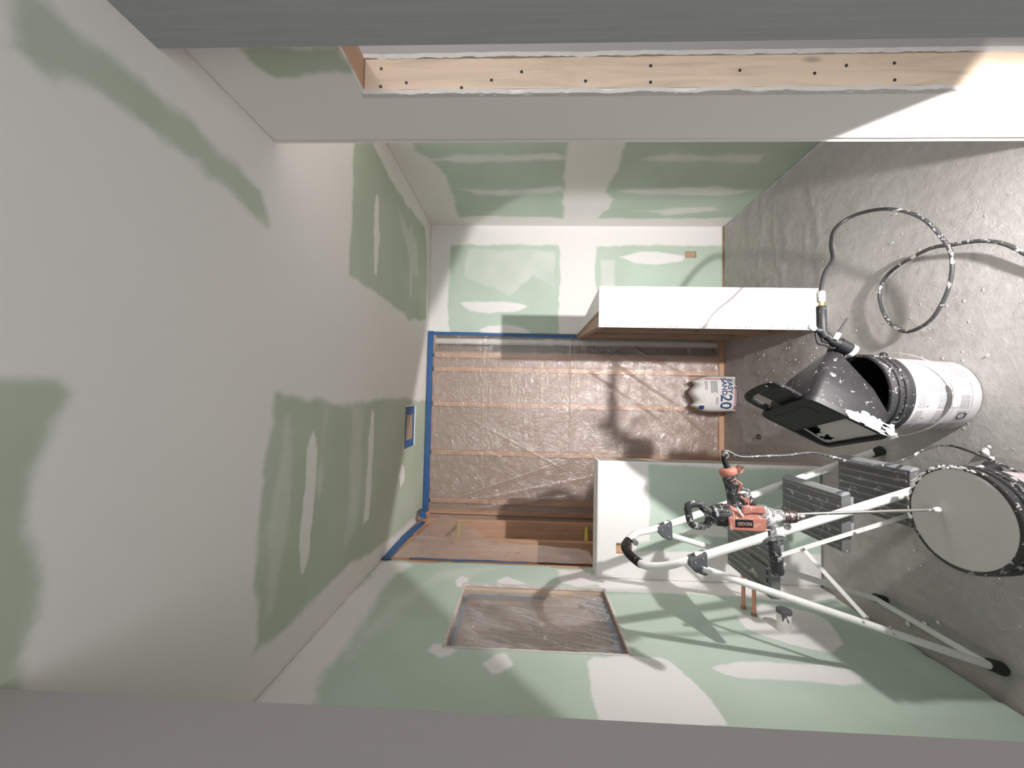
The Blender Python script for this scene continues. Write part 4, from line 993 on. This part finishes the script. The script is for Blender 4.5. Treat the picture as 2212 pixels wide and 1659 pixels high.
def strap(a, b, par, w=.013, t=.0022, nm='link_bar'):
    a = Vector(a); b = Vector(b); d = (b-a).normalized(); s_ = Vector((0, 1, 0)).cross(d).normalized()
    v = []
    for p in (a-d*.006, b+d*.006):
        for k, q in ((-1, -1), (1, -1), (1, 1), (-1, 1)): v.append(p+s_*k*w/2+Vector((0, 1, 0))*q*t)
    return MB().add(v, [(0, 1, 2, 3), (7, 6, 5, 4), (0, 4, 5, 1), (1, 5, 6, 2), (2, 6, 7, 3), (3, 7, 4, 0)]).obj(nm, M_TUBE, ld_)
strap((-.530, 1.412, .708), (-.330, 1.409, .14), ld_)
strap((-.499, 1.408, .620), (-.705, 1.385, .437), ld_)
strap((-.530, 1.755, .708), (-.330, 1.758, .14), ld_)
strap((-.499, 1.762, .620), (-.705, 1.79, .437), ld_)
for q in [(-.499, 1.404, .62), (-.440, 1.407, .445), (-.702, 1.367, .439), (-.73, 1.364, .37)]:
    MB().lathe([(.0, 0), (.0055, 0), (.004, .003), (.0, .004)], 12, q, (0, -1, 0)).obj('rivet', M_STEEL, ld_, smooth=True)
for q, up in ((FN, BN), (FF, BF), (RN, BN), (RF, BF)):
    d = (up-q).normalized(); q0 = Vector((q.x, q.y, .002))
    MB().tube([q0, q0+d*.012, q0+d*.045], [.021, .021, .0185], 14).obj('rubber_foot', M_RUBBER, ld_, smooth=True)

# ------------------------------------------------------------------ texture hopper gun resting on the first pail
h0, h1, h2, h3 = [Vector(q) for q in HOP]
hc = (h0+h1+h2+h3)/4; ex = ((h1-h0)+(h2-h3)).normalized(); ey = ((h3-h0)+(h2-h1)); ey = (ey-ex*ey.dot(ex)).normalized(); en = ex.cross(ey)
if en.x < 0: en = -en
ha = ((h1-h0).length+(h2-h3).length)/2; hb = ((h3-h0).length+(h2-h1).length)/2
shx = ((h3-h0).dot(ex))   # slight skew kept out of the model
HP = lambda a, b, c: hc+ex*a+ey*b+en*c
hg = thing('hopper_gun', 'black texture hopper gun caked with plaster, lying across the open pail', 'spray gun', tuple(hc))
NK = Vector((.207, 1.535, .402)); nk = ((NK-hc).dot(ex), (NK-hc).dot(ey), (NK-hc).dot(en))
def rrect(a, b, r, n=5):
    out = []
    for sx, sy, a0 in ((1, 1, 0), (-1, 1, 90), (-1, -1, 180), (1, -1, 270)):
        for k in range(n+1):
            t = math.radians(a0+90*k/n); out.append((sx*(a-r)+r*math.cos(t), sy*(b-r)+r*math.sin(t)))
    return out
def loft(secs, caps=(False, False)):
    m = MB(); v = []; f = []; n = len(secs[0][0])
    for poly, c, ox, oy in secs: v += [HP(p+ox, q+oy, c) for p, q in poly]
    for i in range(len(secs)-1):
        for j in range(n): f.append((i*n+j, i*n+(j+1) % n, (i+1)*n+(j+1) % n, (i+1)*n+j))
    if caps[0]: f.append(tuple(range(n)))
    if caps[1]: f.append(tuple((len(secs)-1)*n+j for j in range(n)))
    return m.add(v, f)
A2, B2 = ha/2, hb/2
circ = lambda r: [(r*math.cos(2*PI*(k+.5)/24), r*math.sin(2*PI*(k+.5)/24)) for k in range(24)]
D0 = nk[2]
loft([(rrect(A2-.012, B2-.012, .03), .0, 0, 0), (rrect(A2-.012, B2-.012, .03), .075, 0, 0), (rrect((A2)*.62+.01, B2*.62+.01, .03), .075+(D0-.10)*.42, nk[0]*.45, nk[1]*.45), (circ(.034), D0-.028, nk[0], nk[1]), (circ(.027), D0-.016, nk[0], nk[1]), (circ(.027), D0+.012, nk[0], nk[1])]).obj('hopper_shell', M_BLACK, hg, smooth=True)
loft([(rrect(A2-.004, B2-.004, .032), .012, 0, 0), (rrect(A2, B2, .036), .010, 0, 0), (rrect(A2, B2, .036), -.008, 0, 0), (rrect(A2-.016, B2-.016, .026), -.010, 0, 0), (rrect(A2-.018, B2-.018, .026), .012, 0, 0)]).obj('rim', M_BLACKC, hg, smooth=True)
# half lid over the upper part of the mouth
def slab(a0, a1, b0, b1, c0, c1): 
    return MB().add([HP(a, b, c) for c in (c0, c1) for a, b in ((a0, b0), (a1, b0), (a1, b1), (a0, b1))], [(0, 1, 2, 3), (7, 6, 5, 4), (0, 4, 5, 1), (1, 5, 6, 2), (2, 6, 7, 3), (3, 7, 4, 0)])
lidm = slab(-A2+.013, A2-.013, -B2+.013, -B2+.013+hb*.44, -.009, -.004).obj('splash_lid', M_BLACKC, hg, bevel=.002)
slab(-A2+.06, A2-.06, -B2+.035, -B2+.085, -.0105, -.0085).obj('lid_panel', M_BLACKC, lidm, bevel=.001)
slab(-A2+.014, A2-.014, -B2+.013+hb*.44, -B2+.02+hb*.44, -.009, .03).obj('lid_flange', M_BLACKC, lidm)
# compound in the mouth
U = np.linspace(0, 1, 40); V = np.linspace(0, 1, 30)
def hm(u, v):
    a = -A2+.016+(ha-.032)*u; b = -B2+.02+hb*.44+(hb*.56-.036)*v
    c = .006+.014*(1-v)+.004*(fbm(u*5, v*5, 33, 3)-.5)
    P_ = np.array(hc)[:, None, None]+np.array(ex)[:, None, None]*a+np.array(ey)[:, None, None]*b+np.array(en)[:, None, None]*c
    return P_[0], P_[1], P_[2]
me, _ = grid_mesh('compound', U, V, hm, lambda u, v: ~((u < .26+.28*(fbm(v*4, u*4, 63, 3)-.45)) & (u > .05) & (v < .8+.5*(fbm(u*6, v*5, 71, 2)-.4)) & (fbm(u*7+2, v*5, 65, 3) < .62)))
o = mkobj('compound', me, M_MUDW, hg); o['kind'] = 'stuff'; o.matrix_parent_inverse = Matrix.Translation(-hc)
sd = o.modifiers.new('depth', 'SOLIDIFY'); sd.thickness = .003
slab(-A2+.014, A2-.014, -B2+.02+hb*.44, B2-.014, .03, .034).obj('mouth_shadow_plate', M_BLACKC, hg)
# plaster caked along the lower rim corner
m = MB()
for k in range(12):
    t = random.random()**.7; b = -B2*.05+(B2*1.05)*t
    q = HP(A2+random.uniform(-.004, .004), b, random.uniform(-.010, .022)); w = random.uniform(.008, .024)
    m.tube([q-ey*w, q, q+ey*w], [.001, random.uniform(.002, .006), .001], 6)
for k in range(14):
    q = HP(A2-random.uniform(.0, .06)*random.random(), B2+random.uniform(-.004, .004), random.uniform(-.010, .01)); w = random.uniform(.006, .018)
    m.tube([q-ex*w, q, q+ex*w], [.001, random.uniform(.002, .004), .001], 6)
m.obj('caked_plaster', M_MUDD, hg, smooth=True)['kind'] = 'stuff'
U = np.linspace(0, 1, 70); V = np.linspace(0, 1, 26)
def ck(u, v):
    b = -B2*.12+(B2*1.10)*u; c = -.011+.052*v; a = A2+.0022+.0015*fbm(u*12, v*4, 83, 2)-.010*sstep(.45, 1, v)
    P_ = np.array(hc)[:, None, None]+np.array(ex)[:, None, None]*a+np.array(ey)[:, None, None]*b+np.array(en)[:, None, None]*c
    return P_[0], P_[1], P_[2]
me, _ = grid_mesh('caked_plaster', U, V, ck, lambda u, v: fbm(u*5, v*3.4, 87, 3) > .30+.42*np.abs(v-.45)**1.5+.25*sstep(.12, 0, u))
o = mkobj('caked_plaster', me, M_MUDD, hg); o['kind'] = 'stuff'; o.matrix_parent_inverse = Matrix.Translation(-hc)
sd = o.modifiers.new('depth', 'SOLIDIFY'); sd.thickness = .002
# carrying handle
a0, a1 = -A2*.62, A2*.66
hp_ = [HP(a0, -B2-.002, .01), HP(a0-.006, -B2-.05, .012), HP(a0+.012, -B2-.088, .014), HP((a0+a1)/2, -B2-.096, .016), HP(a1-.012, -B2-.09, .014), HP(a1+.004, -B2-.052, .012), HP(a1, -B2-.002, .01)]
MB().tube(smooth_path(hp_, 5), (.0165, .011), 12).obj('carry_handle', M_BLACK, hg, smooth=True)
slab(a0+.075, a1-.004, -B2-.080, -B2+.002, .010, .015).obj('handle_web', M_BLACKC, hg, bevel=.004)
# gun
G = [Vector(q) for q in GUN]
dG = (G[6]-G[3]).normalized()
MB().tube([G[3]+dG*.018, G[3]+dG*.03, G[2], G[4], G[5], G[5]+dG*.012], [.008, .013, .0145, .0145, .021, .021], 16).obj('gun_barrel', M_BLACKC, hg, smooth=True)
MB().tube([G[3]-dG*.004, G[3]+dG*.012, G[3]+dG*.022], [.007, .012, .009], 12).obj('adjuster_knob', M_MUDD, hg, smooth=True)
MB().tube([G[5]-dG*.002, G[5]+dG*.045], [.0235, .0225], 18).obj('nozzle_body', M_BLACKC, hg, smooth=True)
MB().tube([G[5]+dG*.043, G[5]+dG*.06, G[5]+dG*.063], [.0235, .0235, .012], 18).obj('nozzle_cap', M_MUDD, hg, smooth=True)
MB().tube([NK-en*.01, NK+en*.01, G[5]], [.029, .029, .024], 18).obj('neck_clamp', M_BLACK, hg, smooth=True)
MB().tube([G[2]+Vector((-.02, 0, -.012)), G[2], G[1]-Vector((.004, 0, 0)), G[1]], [(.016, .018), (.0155, .017), (.0155, .0165), (.012, .013)], 14).obj('gun_grip', M_BLACK, hg, smooth=True)
MB().tube([G[1], G[1]+Vector((.016, 0, 0))], .009, 12).obj('brass_fitting', M_BRASS, hg, smooth=True)
MB().tube([G[1]+Vector((.014, 0, 0)), G[1]+Vector((.02, 0, 0)), G[0]-Vector((.018, 0, 0)), G[0]-Vector((.012, 0, 0))], [.010, .0135, .0135, .010], 14).obj('hose_coupler', M_GEAR, hg, smooth=True)
MB().tube(smooth_path([G[9], G[10]+Vector((-.004, 0, .006)), G[10]+Vector((-.012, 0, -.02)), G[11], G[5]], 4), .004, 8).obj('trigger_guard', M_BLACKC, hg, smooth=True)
MB().tube([G[9]+dG*.02+Vector((-.008, 0, 0)), G[10]+Vector((.004, 0, -.012)), G[10]+Vector((-.004, 0, -.03))], [.004, .006, .004], 8).obj('trigger', M_BLACKC, hg, smooth=True)
MB().tube([G[8]+Vector((0, -.012, 0)), G[7]+Vector((0, -.012, 0))], [.0045, .0035], 8).obj('lever', M_BLACKC, hg, smooth=True)
MB().tube([G[8]+Vector((.012, -.016, -.008)), G[8]+Vector((-.012, -.016, .006))], .009, 8).obj('lever_block', M_GYP, hg, smooth=True)
# air hose
hs = thing('air_hose', 'black plaster-dusted air hose looping over the floor from the gun', 'hose', tuple(HOSE[0]))
pth = smooth_path([(.426, 1.5, .484)]+HOSE+[(.30, 1.0, .012), (.2, .7, .012)], 7)
MB().tube(pth[:50], .0068, 10).obj('clean_hose', M_HOSEB, hs, smooth=True)
MB().tube(pth[49:], .0068, 10).obj('dusty_hose', M_HOSE, hs, smooth=True)
MB().tube([pth[0], pth[2]], .0085, 12).obj('end_ferrule', M_BRASS, hs, smooth=True)

RGP = (-.222, 2.723)
tag(MB().tube([(RGP[0]+.014*math.cos(2*PI*k/20), RGP[1]+.021*math.sin(2*PI*k/20), .004) for k in range(20)], .0035, 8, closed=True).obj('metal_ring', M_RUBBER, smooth=True), 'small dark ring lying on the floor just inside the shower opening', 'ring')
# ------------------------------------------------------------------ crumbs of plaster on the floor
m = MB()
def chip(x, y, s_):
    a = random.uniform(0, 6); n = 6
    v = [(x+s_*math.cos(a+2*PI*k/n)*random.uniform(.6, 1), y+s_*math.sin(a+2*PI*k/n)*random.uniform(.5, 1), .001) for k in range(n)]+[(x+s_*.15, y, .002+s_*.55)]
    m.add(v, [(k, (k+1) % n, n) for k in range(n)])
for k in range(60):
    x = random.uniform(-.9, 1.35); y = random.uniform(1.3, 3.1)
    if math.hypot(x-P1[0], y-P1[1]) > .17 and math.hypot(x-P2[0], y-P2[1]) > .17: chip(x, y, random.uniform(.0025, .0055))
for k in range(60): chip(random.uniform(-.15, .45), random.uniform(2.1, 2.75), random.uniform(.003, .007))
for x, y, s_ in [(-.150, 1.41, .022), (-.172, 1.395, .016), (-.85, 1.63, .012), (-.89, 1.70, .015), (-.87, 1.54, .014), (-.82, 1.58, .01), (-.13, 1.40, .009)]: chip(x, y, s_)
tag(m.obj('plaster_crumbs', M_MUDD), 'white plaster crumbs and chips scattered over the grey floor', 'debris', kind='stuff')
